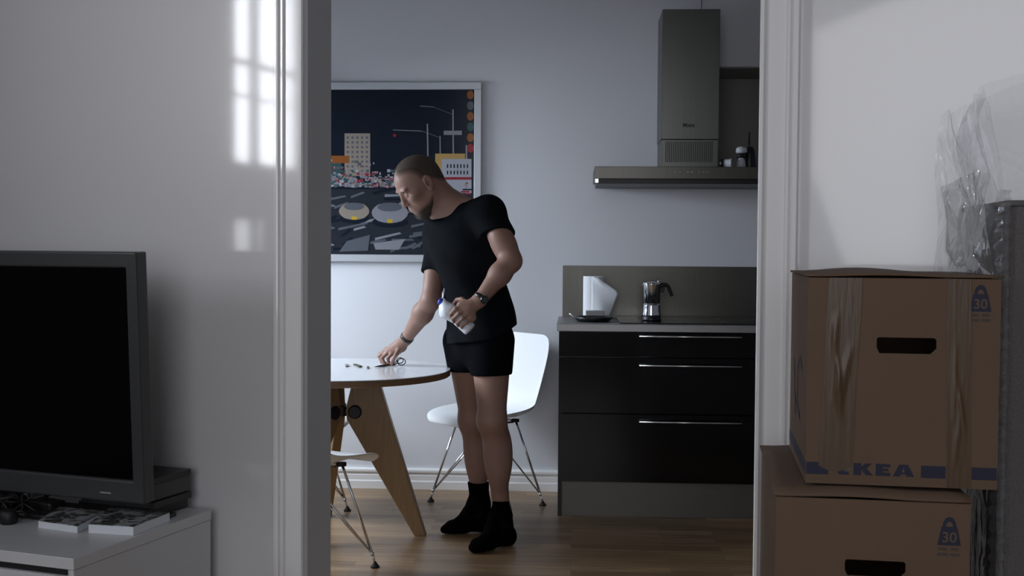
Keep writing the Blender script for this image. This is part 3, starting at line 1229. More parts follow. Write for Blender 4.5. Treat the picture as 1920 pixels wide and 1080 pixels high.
def card_box(label, px, py_top, D, w, h, d, z0, ang, top=True, extra=True):
    p = at(px, py_top, D)
    Mx = Matrix.Translation((p.x, p.y, z0)) @ Matrix.Rotation(-ang, 4, 'Z')
    e = empty('moving_box', label, 'moving box', Mx, 'stacked cardboard moving boxes')
    t = .005
    # front panel with a real handle hole
    hx0, hx1 = w * .365, w * .365 + .104
    hz1, hz0 = h - .107, h - .136
    b = MB()
    c = .010
    hole = [(hx0 + c * .5, hz0), (hx1 - c, hz0), (hx1, hz0 + c), (hx1, hz1 - .004), (hx1 - .004, hz1), (hx0 + .003, hz1), (hx0, hz1 - .003), (hx0, hz0 + c)]
    out = [(hx0 + c * .5, 0), (w, 0), (w, hz0 + c), (w, hz1 - .004), (w, h), (0, h), (0, hz1 - .003), (0, hz0 + c)]
    n = 8
    vs = []
    for yy in (0, t):
        vs += [(u, yy, v) for u, v in hole]
        vs += [(u, yy, v) for u, v in out]
    extra_v = [(0, 0, 0), (0, t, 0)]
    vs += extra_v
    fs = []
    for i in range(n):
        j = (i + 1) % n
        if i == 7:
            fs.append((i, j, n + j, 4 * n, n + i))
            fs.append((2 * n + i, 2 * n + j, 3 * n + j, 4 * n + 1, 3 * n + i))
            fs.append((n + j, 4 * n, 4 * n + 1, 3 * n + j))
            fs.append((4 * n, n + i, 3 * n + i, 4 * n + 1))
        else:
            fs.append((i, j, n + j, n + i))
            fs.append((2 * n + i, 2 * n + j, 3 * n + j, 3 * n + i))
            fs.append((n + i, n + j, 3 * n + j, 3 * n + i))
        fs.append((i, j, 2 * n + j, 2 * n + i))
    b.add(vs, fs)
    b.build('front_panel', 'cardboard', e)
    b = MB()
    b.box(0, t, t, d, 0, h)
    b.box(w - t, w, t, d, 0, h)
    b.box(t, w - t, d - t, d, 0, h)
    b.box(t, w - t, t, d - t, 0, t)
    b.build('side_panels', 'cardboard', e)
    if top:
        P = []
        for i in range(13):
            row = []
            for j in range(7):
                u, v = i / 12, j / 6
                z = h + .002 + .007 * math.sin(math.pi * min(1, max(0, (u - .12) * 1.7))) * (.4 + .6 * v)
                row.append((-.004 + (w + .008) * u, -.003 + d * v, z))
            P.append(row)
        b = MB()
        b.grid(P)
        o = b.build('top_flap', 'cardboard', e, smooth=True)
        s = o.modifiers.new('thickness', 'SOLIDIFY')
        s.thickness = .004
        s.offset = 1
    return e, Mx


bz_up = .822
box_up, UM = card_box('taped cardboard moving box on top of the stack, with blue IKEA lettering along the bottom', 1516, 519, 2.13, .334, .377, .40, bz_up, BA)
LH = .405
p = at(1455, 922, 2.075)
box_lo, LM = card_box('cardboard moving box directly under the one with blue lettering, its top left strip showing', 1455, 922, 2.075, .332, LH, .52, bz_up - LH - .014, R(9.3), top=True)
box_bt, _ = card_box('bottom cardboard moving box carrying the other two', 1455, 922, 2.085, .332, .400, .52, 0.001, R(9.3), top=False)


def print_marks(e, w, h, stripe, wx, wz, ws=1.0):
    fy = -.0007
    mk = MB()
    bars = []
    if stripe:
        z0, z1 = .017, .039
        # left piece, letters I K E A, two right-hand pieces (tape covers the gap)
        bars = [[(.001, z0), (.040, z0), (.040, z1), (.001, z1)],
                [(.203, z0), (.245, z0), (.245, z1), (.203, z1)],
                [(.290, z0), (.3325, z0), (.3325, z1), (.290, z1)]]
        for q in bars:
            mk = MB()
            mk.prism(q, lambda u, v, t: (u, t, v), fy, .0005)
            mk.build('blue_stripe', 'print_blue', e, fix=False)
        L = MB()
        H0, H1 = z0 + .001, z1 + .0005
        hh_ = H1 - H0

        def q(poly, ox, s=1.0):
            L.prism([(ox + u * hh_ * s, H0 + v * hh_) for u, v in poly], lambda u, v, t: (u, t, v), fy, .0005)
        q([(0, 0), (.95, 0), (.95, .24), (.72, .30), (.72, .70), (.95, .76), (.95, 1), (0, 1), (0, .76), (.23, .70), (.23, .30), (0, .24)], .058, .9)
        ox = .085
        q([(0, 0), (.62, 0), (.62, 1), (0, 1)], ox)
        q([(.62, .48), (1.0, 0), (1.6, 0), (1.05, .58), (1.5, 1), (.95, 1), (.62, .66)], ox)
        ox = .124
        q([(0, 0), (1.18, 0), (1.18, .28), (.55, .28), (.55, .40), (1.02, .40), (1.02, .62), (.55, .62), (.55, .75), (1.18, .75), (1.18, 1), (0, 1)], ox)
        ox = .154
        q([(0, 0), (.58, 0), (.66, .2), (1.02, .2), (1.10, 0), (1.72, 0), (1.22, 1), (.50, 1)], ox)
        L.build('printed_lettering', 'print_blue', e, fix=False)
        L = MB()
        q([(.72, .36), (.97, .36), (.85, .74)], .154)
        o = L.build('letter_counter', 'cardboard', e, fix=False)
        for v in o.data.vertices:
            v.co.y -= .0003
    # weight mark
    g = MB()
    s = .034 * ws
    g.prism([(wx - s * .55, wz), (wx + s * .55, wz), (wx + s * .36, wz + s * .92), (wx - s * .36, wz + s * .92)], lambda u, v, t: (u, t, v), fy, .0005)
    n = 18
    for k in range(n):
        a, c = math.pi * k / n, math.pi * (k + 1) / n
        ro, ri = s * .32, s * .17
        zc = wz + s * .92
        g.add([(wx + ro * math.cos(a), fy, zc + ro * 1.5 * math.sin(a)), (wx + ro * math.cos(c), fy, zc + ro * 1.5 * math.sin(c)),
               (wx + ri * math.cos(c), fy, zc + ri * 1.5 * math.sin(c)), (wx + ri * math.cos(a), fy, zc + ri * 1.5 * math.sin(a))], [(0, 1, 2, 3)])
    wm = g.build('weight_mark', 'print_blue', e, fix=False)
    o = lettering('printed_number', '30', s * .72, 'print_card', e, lambda x, y: Vector((wx + x, fy - .0005, wz + s * .16 + y)), .0004)
    for (ua, ub, vz) in ((-.5, -.1, -.25), (.1, .45, -.25), (-.55, -.05, -.52), (.08, .5, -.52)):
        b = MB()
        b.prism([(wx + ua * s, wz + vz * s), (wx + ub * s, wz + vz * s), (wx + ub * s, wz + (vz + .13) * s), (wx + ua * s, wz + (vz + .13) * s)],
                lambda u, v, t: (u, t, v), fy, .0005)
        b.build('small_print', 'print_faint', e, fix=False)


print_marks(box_up, .334, .377, True, .299, .319)
print_marks(box_lo, .332, LH, False, .297, LH - .074, 1.05)
# prints on the left side of the upper box
b = MB()
for (y0, y1, z0, z1) in ((.001, .399, .017, .039),):
    b.box(-.0007, .0005, y0, y1, z0, z1)
b.build('blue_stripe', 'print_blue', box_up, fix=False)
for (y0_, z0_, y1_, z1_, w_) in ((.10, .20, .16, .215, .007), (.16, .215, .21, .185, .007), (.21, .185, .20, .12, .006), (.14, .10, .25, .13, .006), (.25, .09, .30, .20, .006)):
    b = MB()
    d_ = Vector((0, y1_ - y0_, z1_ - z0_)).normalized()
    n_ = Vector((0, -d_.z, d_.y)) * w_
    p0, p1 = Vector((-.0007, y0_, z0_)), Vector((-.0007, y1_, z1_))
    b.add([p0 - n_, p1 - n_, p1 + n_, p0 + n_], [(0, 1, 2, 3)])
    b.build('blue_stroke', 'print_blue', box_up, fix=False)
b = MB()
b.box(-.0007, .0005, .09, .10, .24, .34)
b.build('red_mark', 'pink_bit', box_up, fix=False)


def tape(name, e, x0, x1, z0, z1, w, seed, label=None, torn=False):
    """wrinkled tape strip running down the front, its edges bulging off the card"""
    r = random.Random(seed)
    P = []
    nz, nx_ = 44, 14
    ridge = [(r.uniform(.25, .8), r.uniform(.25, .8), r.uniform(.001, .004), r.uniform(0, .7), r.uniform(.2, .45)) for _ in range(5)]
    for i in range(nz + 1):
        v = i / nz
        z = z1 + (z0 - z1) * v
        row = []
        for j in range(nx_ + 1):
            u = j / nx_
            x = x0 + (x1 - x0) * v + (u - .5) * w * (1 + .03 * math.sin(9 * v))
            y = -.0012
            for (ua, ub, amp, va, vl) in ridge:
                if va < v < va + vl:
                    tt = (v - va) / vl
                    c = ua + (ub - ua) * tt
                    y -= amp * math.sin(math.pi * tt) * math.exp(-((u - c) / .07) ** 2)
            if torn:
                z_ = z - (.010 * math.sin(math.pi * u) if v > .97 else 0)
            else:
                z_ = z
            row.append((x, y, z_))
        P.append(row)
    b = MB()
    b.grid(P)
    o = b.build(name, 'tape', e, smooth=True, fix=False)
    return o


tape('tape_strip', box_up, .066, .052, .033, .377, .058, 3, torn=True)
tape('tape_strip', box_up, .262, .268, .001, .377, .040, 8)
b = MB()
b.grid([[(.078, -.003, .036), (.085, -.006, .040)], [(.074, -.005, .030), (.082, -.011, .033)], [(.064, -.003, .024), (.071, -.006, .022)]])
b.build('tape_curl', 'film', box_up, smooth=True, fix=False)
# ================================================================== WRAPPED MATTRESS
mp_ = at(1889, 500, 2.20)
MMx = Matrix.Translation((mp_.x, mp_.y, 0.0)) @ Matrix.Rotation(-R(9.3), 4, 'Z')
MT = 1.345
mt = empty('wrapped_cushion', 'tall grey upholstered cushion wrapped in clear plastic, at the right picture edge', 'cushion', MMx)
b = MB()
b.box(0.0, .34, 0.0, .38, 0.001, MT)
o = b.build('upholstery', 'tweed', mt, bevel=.02, seg=4)
b = MB()
for z in (MT - .006, ):
    b.tube([(0, .38, z), (0, .0, z), (.34, 0, z)], .006, 8)
b.tube([(-.001, -.001, .02), (-.001, -.001, MT - .01)], .005, 8)
b.build('piping', 'tweed', mt, smooth=True)
# film: loose sleeve with a gathered neck standing up
rr = random.Random(21)
P = []
nz, na = 60, 72
for i in range(nz + 1):
    v = i / nz
    z = .02 + v * (1.575 - .02)
    row = []
    for j in range(na + 1):
        a = j / na
        # rectangle perimeter param
        per = [(-.014, -.014), (.354, -.014), (.354, .394), (-.014, .394)]
        k = int(a * 4) % 4
        f_ = a * 4 - int(a * 4) if a < 1 else 0
        x = per[k][0] * (1 - f_) + per[(k + 1) % 4][0] * f_
        y = per[k][1] * (1 - f_) + per[(k + 1) % 4][1] * f_
        cx_, cy_ = .17, .19
        dx, dy = x - cx_, y - cy_
        above = max(0, (z - MT) / .23)
        wr = .007 * math.sin(23 * a + 9 * z) * math.sin(17 * z + 5 * a) + .005 * math.sin(61 * a + 21 * z * math.sin(3 * a))
        if z > MT - .22:
            wr *= 1.8
        g = 1 + wr / .2
        if above > 0:
            y = cy_ + dy * (1 - .75 * min(1, above * 1.2))
            dy = y - cy_
            g += .12 * min(above, 1) * math.sin(above * 3)
        if z < MT + .01:
            sx = dx * g if abs(dx) > .165 else dx
            sy = dy * g
            if abs(sx) < .182 and abs(dx) > .18:
                sx = .182 * (1 if dx > 0 else -1)
            if abs(sy) < .196 and abs(dy) > .195:
                sy = .196 * (1 if dy > 0 else -1)
            row.append((cx_ + sx, cy_ + sy, z))
        else:
            top = .02 * math.sin(13 * a) + .015 * math.sin(31 * a)
            row.append((cx_ + dx * g, cy_ + dy * g + .008 * math.sin(40 * a), z + top * above))
    P.append(row)
b = MB()
b.grid(P)
b.build('plastic_film', 'film', mt, smooth=True, fix=False)
# loose pocket of film at the left corner, above the box
P = []
for i in range(15):
    v = i / 14
    row = []
    for j in range(11):
        u = j / 10
        x = -.055 * (1 - u) * (1 - .3 * v) + .012 * math.sin(9 * u + 7 * v) - .004
        y = .02 + .30 * (1 - u) + .012 * math.sin(12 * v + 5 * u)
        z = 1.12 + .42 * v + .01 * math.sin(11 * u)
        row.append((x - .02 - .01 * math.sin(8 * v), y, z))
    P.append(row)
b = MB()
b.grid(P)
b.build('film_fold', 'film', mt, smooth=True, fix=False)
# crumpled facets over the left face and a gathered seam down the front corner
r5 = random.Random(4)
for (z0, z1, ny_, nz_) in ((1.02, 1.40, 5, 8), (.30, 1.02, 3, 8)):
    P = []
    for i in range(nz_ + 1):
        P.append([(-.022 - r5.uniform(0, .030 if z0 + (z1 - z0) * i / nz_ > 1.22 else .012), -.012 + .40 * (j / ny_) + r5.uniform(-.02, .02) * (0 < j < ny_), z0 + (z1 - z0) * i / nz_ + r5.uniform(-.012, .012)) for j in range(ny_ + 1)])
    b = MB()
    b.grid(P)
    b.build('film_crumple', 'film_strong', mt, smooth=False, fix=False)
P = []
for i in range(171):
    z = .02 + i * .0079
    w = .010 + .006 * math.sin(i * 1.7) + r5.uniform(0, .006)
    y = -.020 + r5.uniform(-.004, .004)
    P.append([(-.018 - w * .5 + r5.uniform(-.002, .002), y + .010, z), (-.016, y - .006 + r5.uniform(-.004, .004), z), (-.006 + w * .5, y + .006, z)])
b = MB()
b.grid(P)
b.build('film_seam', 'film_strong', mt, smooth=False, fix=False)

# ================================================================== THE MAN
def V3(v):
    return np.array([v[0], v[1], v[2]], dtype=np.float32)


class Field:
    """signed distance volume blended from simple solids, meshed as one surface"""
    def __init__(s, lo, hi, h):
        s.lo, s.h = np.array(lo, dtype=np.float32), h
        n = [int(math.ceil((hi[i] - lo[i]) / h)) + 1 for i in range(3)]
        s.ax = [s.lo[i] + h * np.arange(n[i], dtype=np.float32) for i in range(3)]
        s.f = np.full(n, 1.0, dtype=np.float32)

    def _sl(s, lo, hi):
        out = []
        for i in range(3):
            a = int(max(0, math.floor((lo[i] - s.lo[i]) / s.h)))
            b_ = int(min(s.f.shape[i], math.ceil((hi[i] - s.lo[i]) / s.h) + 1))
            if b_ <= a:
                return None
            out.append(slice(a, b_))
        return tuple(out)

    def op(s, fn, lo, hi, k, mode='add'):
        m = k + 3 * s.h
        sl = s._sl(np.array(lo) - m, np.array(hi) + m)
        if sl is None:
            return
        X, Y, Z = np.meshgrid(s.ax[0][sl[0]], s.ax[1][sl[1]], s.ax[2][sl[2]], indexing='ij', sparse=True)
        d = fn(X, Y, Z)
        a = s.f[sl]
        if mode == 'add':
            hh_ = np.maximum(k - np.abs(a - d), 0) / max(k, 1e-6)
            s.f[sl] = np.minimum(a, d) - hh_ * hh_ * k * .25
        else:
            d = -d
            hh_ = np.maximum(k - np.abs(a - d), 0) / max(k, 1e-6)
            s.f[sl] = np.maximum(a, d) + hh_ * hh_ * k * .25

    def cone(s, a, b_, ra, rb, k=.02, mode='add', sq=None):
        """rounded cone; sq=(dir, factor) flattens it along dir"""
        a, b_ = V3(a), V3(b_)
        ab = b_ - a
        L2 = float(ab @ ab) + 1e-9
        rm = max(ra, rb)

        def fn(X, Y, Z):
            px, py, pz = X - a[0], Y - a[1], Z - a[2]
            t = np.clip((px * ab[0] + py * ab[1] + pz * ab[2]) / L2, 0, 1)
            qx, qy, qz = px - ab[0] * t, py - ab[1] * t, pz - ab[2] * t
            d2 = qx * qx + qy * qy + qz * qz
            if sq is not None:
                n_ = V3(sq[0])
                n_ = n_ / np.linalg.norm(n_)
                c = qx * n_[0] + qy * n_[1] + qz * n_[2]
                d2 = d2 + c * c * (1 / sq[1] ** 2 - 1)
            return np.sqrt(d2) - (ra + (rb - ra) * t)
        s.op(fn, np.minimum(a, b_) - rm, np.maximum(a, b_) + rm, k, mode)

    def ell(s, c, A, r_, k=.02, mode='add'):
        """ellipsoid, A rows = its three axes"""
        c = V3(c)
        A = [V3(v) / np.linalg.norm(V3(v)) for v in A]
        r_ = [float(q) for q in r_]
        ext = np.sqrt(sum((A[i] * r_[i]) ** 2 for i in range(3)))

        def fn(X, Y, Z):
            px, py, pz = X - c[0], Y - c[1], Z - c[2]
            u = [px * A[i][0] + py * A[i][1] + pz * A[i][2] for i in range(3)]
            k0 = np.sqrt(sum((u[i] / r_[i]) ** 2 for i in range(3)))
            k1 = np.sqrt(sum((u[i] / r_[i] ** 2) ** 2 for i in range(3))) + 1e-6
            return k0 * (k0 - 1) / k1
        s.op(fn, c - ext, c + ext, k, mode)

    def cut(s, p, n_, k=.004):
        """keep the side the normal points away from"""
        p, n_ = V3(p), V3(n_)
        n_ = n_ / np.linalg.norm(n_)
        X, Y, Z = np.meshgrid(*s.ax, indexing='ij', sparse=True)
        d = (X - p[0]) * n_[0] + (Y - p[1]) * n_[1] + (Z - p[2]) * n_[2]
        hh_ = np.maximum(k - np.abs(s.f - d), 0) / k
        s.f = np.maximum(s.f, d) + hh_ * hh_ * k * .25

    def wrinkle(s, fn):
        X, Y, Z = np.meshgrid(*s.ax, indexing='ij', sparse=True)
        s.f = s.f + fn(X, Y, Z).astype(np.float32)

    def mesh(s):
        f = s.f
        f[0], f[-1], f[:, 0], f[:, -1], f[:, :, 0], f[:, :, -1] = (1,) * 6
        sg = f < 0
        nx_, ny_, nz_ = f.shape
        acc = np.zeros((nx_ - 1, ny_ - 1, nz_ - 1), dtype=np.int8)
        for i in (0, 1):
            for j in (0, 1):
                for k in (0, 1):
                    acc += sg[i:nx_ - 1 + i, j:ny_ - 1 + j, k:nz_ - 1 + k]
        act = np.argwhere((acc > 0) & (acc < 8))
        idx = -np.ones(acc.shape, dtype=np.int64)
        idx[act[:, 0], act[:, 1], act[:, 2]] = np.arange(len(act))
        cs = [(i, j, k) for i in (0, 1) for j in (0, 1) for k in (0, 1)]
        val = {c: f[act[:, 0] + c[0], act[:, 1] + c[1], act[:, 2] + c[2]] for c in cs}
        P = np.zeros((len(act), 3))
        cnt = np.zeros(len(act))
        for ca in cs:
            for d in range(3):
                if ca[d] == 0:
                    cb = tuple(1 if q == d else ca[q] for q in range(3))
                    va, vb = val[ca], val[cb]
                    m = (va < 0) != (vb < 0)
                    t = np.where(m, va / np.where(va - vb == 0, 1, va - vb), 0)
                    p = np.tile(np.array(ca, dtype=float), (len(act), 1))
                    p[:, d] += t
                    P[m] += p[m]
                    cnt[m] += 1
        P = P / cnt[:, None] + act
        P = P * s.h + s.lo
        Q = []
        for d in range(3):
            e1, e2 = (d + 1) % 3, (d + 2) % 3
            sh = [slice(None)] * 3
            a_ = [slice(1, -1)] * 3
            a_[d] = slice(0, -1)
            b__ = [slice(1, -1)] * 3
            b__[d] = slice(1, None)
            sa, sb_ = sg[tuple(a_)], sg[tuple(b__)]
            ed = np.argwhere(sa != sb_)
            off = np.array([1, 1, 1])
            off[d] = 0
            flip = sa[ed[:, 0], ed[:, 1], ed[:, 2]]
            ed = ed + off
            u1, u2 = np.zeros(3, int), np.zeros(3, int)
            u1[e1] = 1
            u2[e2] = 1
            g = lambda q: idx[q[:, 0], q[:, 1], q[:, 2]]
            quad = np.stack([g(ed - u1 - u2), g(ed - u2), g(ed), g(ed - u1)], 1)
            quad[~flip] = quad[~flip][:, ::-1]
            Q.append(quad)
        Q = np.concatenate(Q)
        Q = Q[(Q >= 0).all(1)]
        return P, Q


def to_obj(name, fld, m, parent, smooth_it=2, fac=.5, root=None, mfun=None):
    P, Q = fld.mesh()
    P = P - np.array(root if root is not None else parent.location)
    me = bpy.data.meshes.new(name)
    me.vertices.add(len(P))
    me.vertices.foreach_set('co', P.astype(np.float32).ravel())
    me.loops.add(Q.size)
    me.loops.foreach_set('vertex_index', Q.astype(np.int32).ravel())
    me.polygons.add(len(Q))
    me.polygons.foreach_set('loop_start', np.arange(0, Q.size, 4, dtype=np.int32))
    me.polygons.foreach_set('loop_total', np.full(len(Q), 4, dtype=np.int32))
    me.polygons.foreach_set('use_smooth', np.ones(len(Q), dtype=bool))
    me.update(calc_edges=True)
    me.validate()
    for q in (m if isinstance(m, (list, tuple)) else [m]):
        me.materials.append(MATS[q])
    o = bpy.data.objects.new(name, me)
    COL.objects.link(o)
    o.parent = parent
    if smooth_it:
        s = o.modifiers.new('smooth', 'SMOOTH')
        s.factor = fac
        s.iterations = smooth_it
    return o


man_loc = Vector((-.10, 5.08, 0))
man = empty('person', 'man in a black t-shirt, black boxer shorts and socks leaning over the round table', 'person', Matrix.Translation(man_loc))

shR, shL = at(824, 447, 5.13), at(918, 398, 4.90)
elR, wrR = at(808, 563, 5.03), at(762, 635, 5.15)
elL, wrL = at(958, 488, 4.81), at(899, 563, 4.755)
lat = (shL - shR).normalized()                       # towards his left shoulder
nk = at(851, 383, 4.99)
chest = at(874, 452, 5.01)
waist = at(899, 560, 5.06)
pelv = at(902, 622, 5.07)
up_ = (chest - waist).normalized()
fw_ = lat.cross(up_).normalized()
if fw_.x > 0:
    fw_ = -fw_
latp = (at(922, 622, 4.99) - at(880, 622, 5.14)).normalized()
fwp = Vector((0, 0, 1)).cross(latp)
if fwp.x > 0:
    fwp = -fwp
hipR, hipL = at(874, 640, 5.15), at(920, 640, 5.00)
knR, knL = at(887, 788, 5.18), at(923, 788, 4.96)
anR, anL = at(900, 942, 5.24), at(941, 958, 5.03)

# head frame
hy = Vector((-.90, -.43, 0)).normalized()
pit = R(40)
HF = (hy * math.cos(pit) + Vector((0, 0, -math.sin(pit)))).normalized()
HU = (hy * math.sin(pit) + Vector((0, 0, math.cos(pit)))).normalized()
HL = Vector((0, 0, 1)).cross(hy).normalized()
HC = at(786, 347, 4.95)
HS = 0.985


def hp(f, l, u):
    return HC + (HF * f + HL * l + HU * u) * HS


def head(F_, off=0.0, full=True):
    A = (HF, HL, HU)
    F_.ell(hp(-.008, 0, .034), A, [(.099 + off) * HS, (.077 + off) * HS, (.090 + off) * HS], .02)
    F_.ell(hp(-.045, 0, .020), A, [(.062 + off) * HS, (.068 + off) * HS, (.072 + off) * HS], .03)
    F_.ell(hp(.030, 0, -.035), A, [(.058 + off) * HS, (.064 + off) * HS, (.070 + off) * HS], .03)
    # jaw
    for sg in (-1, 1):
        F_.cone(hp(-.005, sg * .052, -.050), hp(.060, sg * .020, -.098), (.018 + off) * HS, (.017 + off) * HS, .03)
    F_.cone(hp(.066, -.012, -.103), hp(.066, .012, -.103), (.020 + off) * HS, (.020 + off) * HS, .02)
    F_.ell(hp(.050, 0, -.062), A, [(.042 + off) * HS, (.040 + off) * HS, (.045 + off) * HS], .025)


def face(F_):
    A = (HF, HL, HU)
    for sg in (-1, 1):
        F_.ell(hp(.060, sg * .044, -.012), A, [.026, .024, .020], .02)        # cheekbone
        F_.ell(hp(.081, sg * .030, .032), A, [.013, .024, .008], .012)        # brow
        F_.ell(hp(.097, sg * .031, .010), A, [.016, .016, .012], .012, 'sub')  # socket
        F_.ell(hp(.0755, sg * .031, .0085), A, [.0145, .015, .0125], .003)     # lidded eye
        F_.cone(hp(.087, sg * .018, .004), hp(.0865, sg * .044, .003), .0026, .0024, .002)   # lash line
    F_.cone(hp(.087, 0, .026), hp(.104, 0, -.018), .0075, .0100, .012)        # nose bridge
    F_.ell(hp(.106, 0, -.025), A, [.0115, .0110, .0095], .007)
    for sg in (-1, 1):
        F_.ell(hp(.097, sg * .0125, -.030), A, [.0105, .0065, .0075], .005)
        F_.ell(hp(.101, sg * .007, -.038), A, [.004, .003, .004], .002, 'sub')
    F_.ell(hp(.086, 0, -.060), A, [.012, .025, .020], .012)                    # muzzle
    F_.ell(hp(.096, 0, -.0560), A, [.0070, .021, .0040], .003)
    F_.ell(hp(.094, 0, -.0665), A, [.0075, .018, .0050], .003)
    F_.cone(hp(.102, -.018, -.0610), hp(.102, .018, -.0610), .0012, .0012, .002, 'sub')
    # ears
    for sg in (-1, 1):
        eA = (HF + HU * .18, HL, HU - HF * .18)
        F_.ell(hp(-.014, sg * .083, .000), eA, [.020, .0085, .034], .003)
        F_.ell(hp(-.012, sg * .094, .005), eA, [.0125, .0105, .0225], .003, 'sub')
        F_.ell(hp(-.004, sg * .084, -.004), eA, [.0055, .010, .0075], .002, 'sub')
        F_.cone(hp(-.016, sg * .0865, .014), hp(-.019, sg * .0865, -.008), .0032, .0032, .003)
        F_.ell(hp(-.006, sg * .084, -.028), eA, [.010, .006, .009], .004)


def finger(F_, pts, r0, k=.003):
    n = len(pts)
    for i in range(n - 1):
        ra = r0 * (1 - .10 * i)
        F_.cone(pts[i], pts[i + 1], ra, r0 * (1 - .10 * (i + 1)), k if i else .006)


lo = (-.64, 4.60, .0)
hi = (.14, 5.42, 1.70)
Bd = Field(lo, hi, .0042)
head(Bd)
face(Bd)
# neck and trunk
nb = at(848, 392, 5.00)
Bd.cone(hp(-.040, 0, -.035), nb, .060, .066, .03)
Bd.cone(hp(.005, 0, -.070), nb + Vector((-.04, -.02, 0)), .045, .05, .03)
Bd.cone(nb, shL.lerp(nb, .25), .058, .050, .04)
Bd.cone(nb, shR.lerp(nb, .25), .058, .050, .04)
Bd.ell(chest, (lat, fw_, up_), [.165, .105, .165], .05)
Bd.ell(waist, (latp, fwp, (0, 0, 1)), [.135, .095, .15], .06)
Bd.ell(pelv, (latp, fwp, (0, 0, 1)), [.150, .105, .11], .05)
# arms
Bd.cone(shL, elL, .056, .043, .03)
Bd.ell(shL.lerp(elL, .68), ((elL - shL), fw_, lat), [.07, .046, .044], .03)
dL = wrL - elL
Bd.cone(elL, elL.lerp(wrL, .35), .043, .046, .02)
Bd.cone(elL.lerp(wrL, .35), wrL, .044, .027, .02)
Bd.ell(elL + Vector((.012, -.0, -.012)), ((1, 0, 0), (0, 1, 0), (0, 0, 1)), [.026, .03, .03], .02)
Bd.cone(shR, elR, .054, .041, .03)
Bd.cone(elR, elR.lerp(wrR, .33), .041, .046, .02)
Bd.cone(elR.lerp(wrR, .33), wrR, .044, .0245, .02)
# legs
for (hh1, kk1, aa1, o_) in ((hipR, knR, anR, -1), (hipL, knL, anL, 1)):
    Bd.cone(hh1, kk1, .092, .057, .03)
    Bd.ell(kk1 + fwp * .012, ((1, 0, 0), (0, 1, 0), (0, 0, 1)), [.050, .050, .060], .03)
    cf = kk1.lerp(aa1, .36) - fwp * .016
    Bd.ell(cf, (latp, fwp, aa1 - kk1), [.055, .060, .135], .04)
    Bd.cone(kk1, aa1, .050, .036, .04)
heelL, toeL = atz(948, 1010, .03), atz(886, 1024, .03)
heelR, toeR = atz(908, 985, .03), atz(832, 988, .03)
for aa1, he, to in ((anL, heelL, toeL), (anR, heelR, toeR)):
    he, to = Vector((he.x, he.y, .034)), Vector((to.x, to.y, .022))
    Bd.cone(aa1, he, .036, .030, .03)
    Bd.cone(he, he.lerp(to, .75), .026, .016, .02)

# right hand, over the scissors
a_ = lambda x, y, D: at(x, y, D)
palmR = a_(742, 654, 5.19)
hnR = ray(742, 654).normalized()
Bd.cone(wrR, palmR, .025, .030, .02, sq=(hnR, .8))
Bd.cone(a_(752, 650, 5.17), a_(724, 659, 5.21), .026, .019, .012, sq=(hnR, .7))
fR = [([(726, 655, 5.235), (713, 663, 5.25), (716, 676, 5.235), (725, 682, 5.22)], .0090),
      ([(722, 659, 5.215), (711, 668, 5.225), (716, 679, 5.215), (724, 683, 5.205)], .0094),
      ([(726, 662, 5.195), (716, 671, 5.20), (720, 680, 5.195), (727, 683.5, 5.195)], .0094),
      ([(734, 664, 5.18), (727, 672, 5.18), (729, 680, 5.185), (731, 684, 5.19)], .0090),
      ([(748, 655, 5.16), (742, 666, 5.145), (737, 675, 5.155), (734.5, 682.5, 5.175)], .0110)]
for pts, r_ in fR:
    finger(Bd, [a_(*p_) for p_ in pts], r_, .0035)

# left hand round the bottle
bA, bB = at(829, 568, 4.805), at(883, 619, 4.785)
bd = (bB - bA).normalized()
hd = (at(856, 592, 4.74) - wrL).normalized()
hn = ray(870, 585).normalized()
palmL = at(876, 582, 4.745)
Bd.cone(wrL, palmL, .027, .030, .02, sq=(hn, .8))
Bd.cone(at(868, 575, 4.742), at(884, 595, 4.742), .024, .021, .015, sq=(hn, .62))
Bd.cone(at(880, 572, 4.745), at(864, 572, 4.745), .020, .014, .015)
fL = [([(866, 574, 4.738), (854, 579, 4.728), (845, 589, 4.742), (846, 596, 4.772)], .0094),
      ([(871, 580, 4.735), (860, 588, 4.724), (849, 598, 4.742), (851, 604, 4.772)], .0096),
      ([(877, 587, 4.735), (867, 597, 4.725), (857, 606, 4.744), (859, 611, 4.774)], .0092),
      ([(883, 594, 4.738), (875, 604, 4.730), (865, 612, 4.750), (867, 616, 4.776)], .0082)]
for pts, r_ in fL:
    finger(Bd, [a_(*p_) for p_ in pts], r_, .003)
finger(Bd, [at(880, 570, 4.755), at(866, 561, 4.775), at(857, 562, 4.805), at(852, 568, 4.828)], .0110, .004)
body_o = to_obj('body', Bd, 'skin', man, 1, .4)
del Bd

# hair and beard: thin shells over the head, bounded by planes in the head frame
hl = HC - Vector((.17, .17, .17))
hh2 = HC + Vector((.17, .17, .17))


def head_coords(X, Y, Z):
    q = [(X - HC.x), (Y - HC.y), (Z - HC.z)]
    g = lambda v: (q[0] * v.x + q[1] * v.y + q[2] * v.z) / HS
    return g(HF), g(HL), g(HU)


Hr = Field(hl, hh2, .0034)
head(Hr, .0)
Hr.cone(hp(-.040, 0, -.035), nb, .060, .066, .03)


def hair_mask(X, Y, Z):
    f, l, u = head_coords(X, Y, Z)
    al = np.abs(l)
    # front hairline recedes at the temples; lower edge drops behind the ear towards the nape
    front = f - (.052 + .25 * (u - .10) - .16 * np.maximum(al - .03, 0) + .02 * np.sin(al * 60))
    side = (.002 + np.where(f < -.03, (f + .03) * 1.0, (f + .03) * .10)) - u
    return np.maximum(front, side)


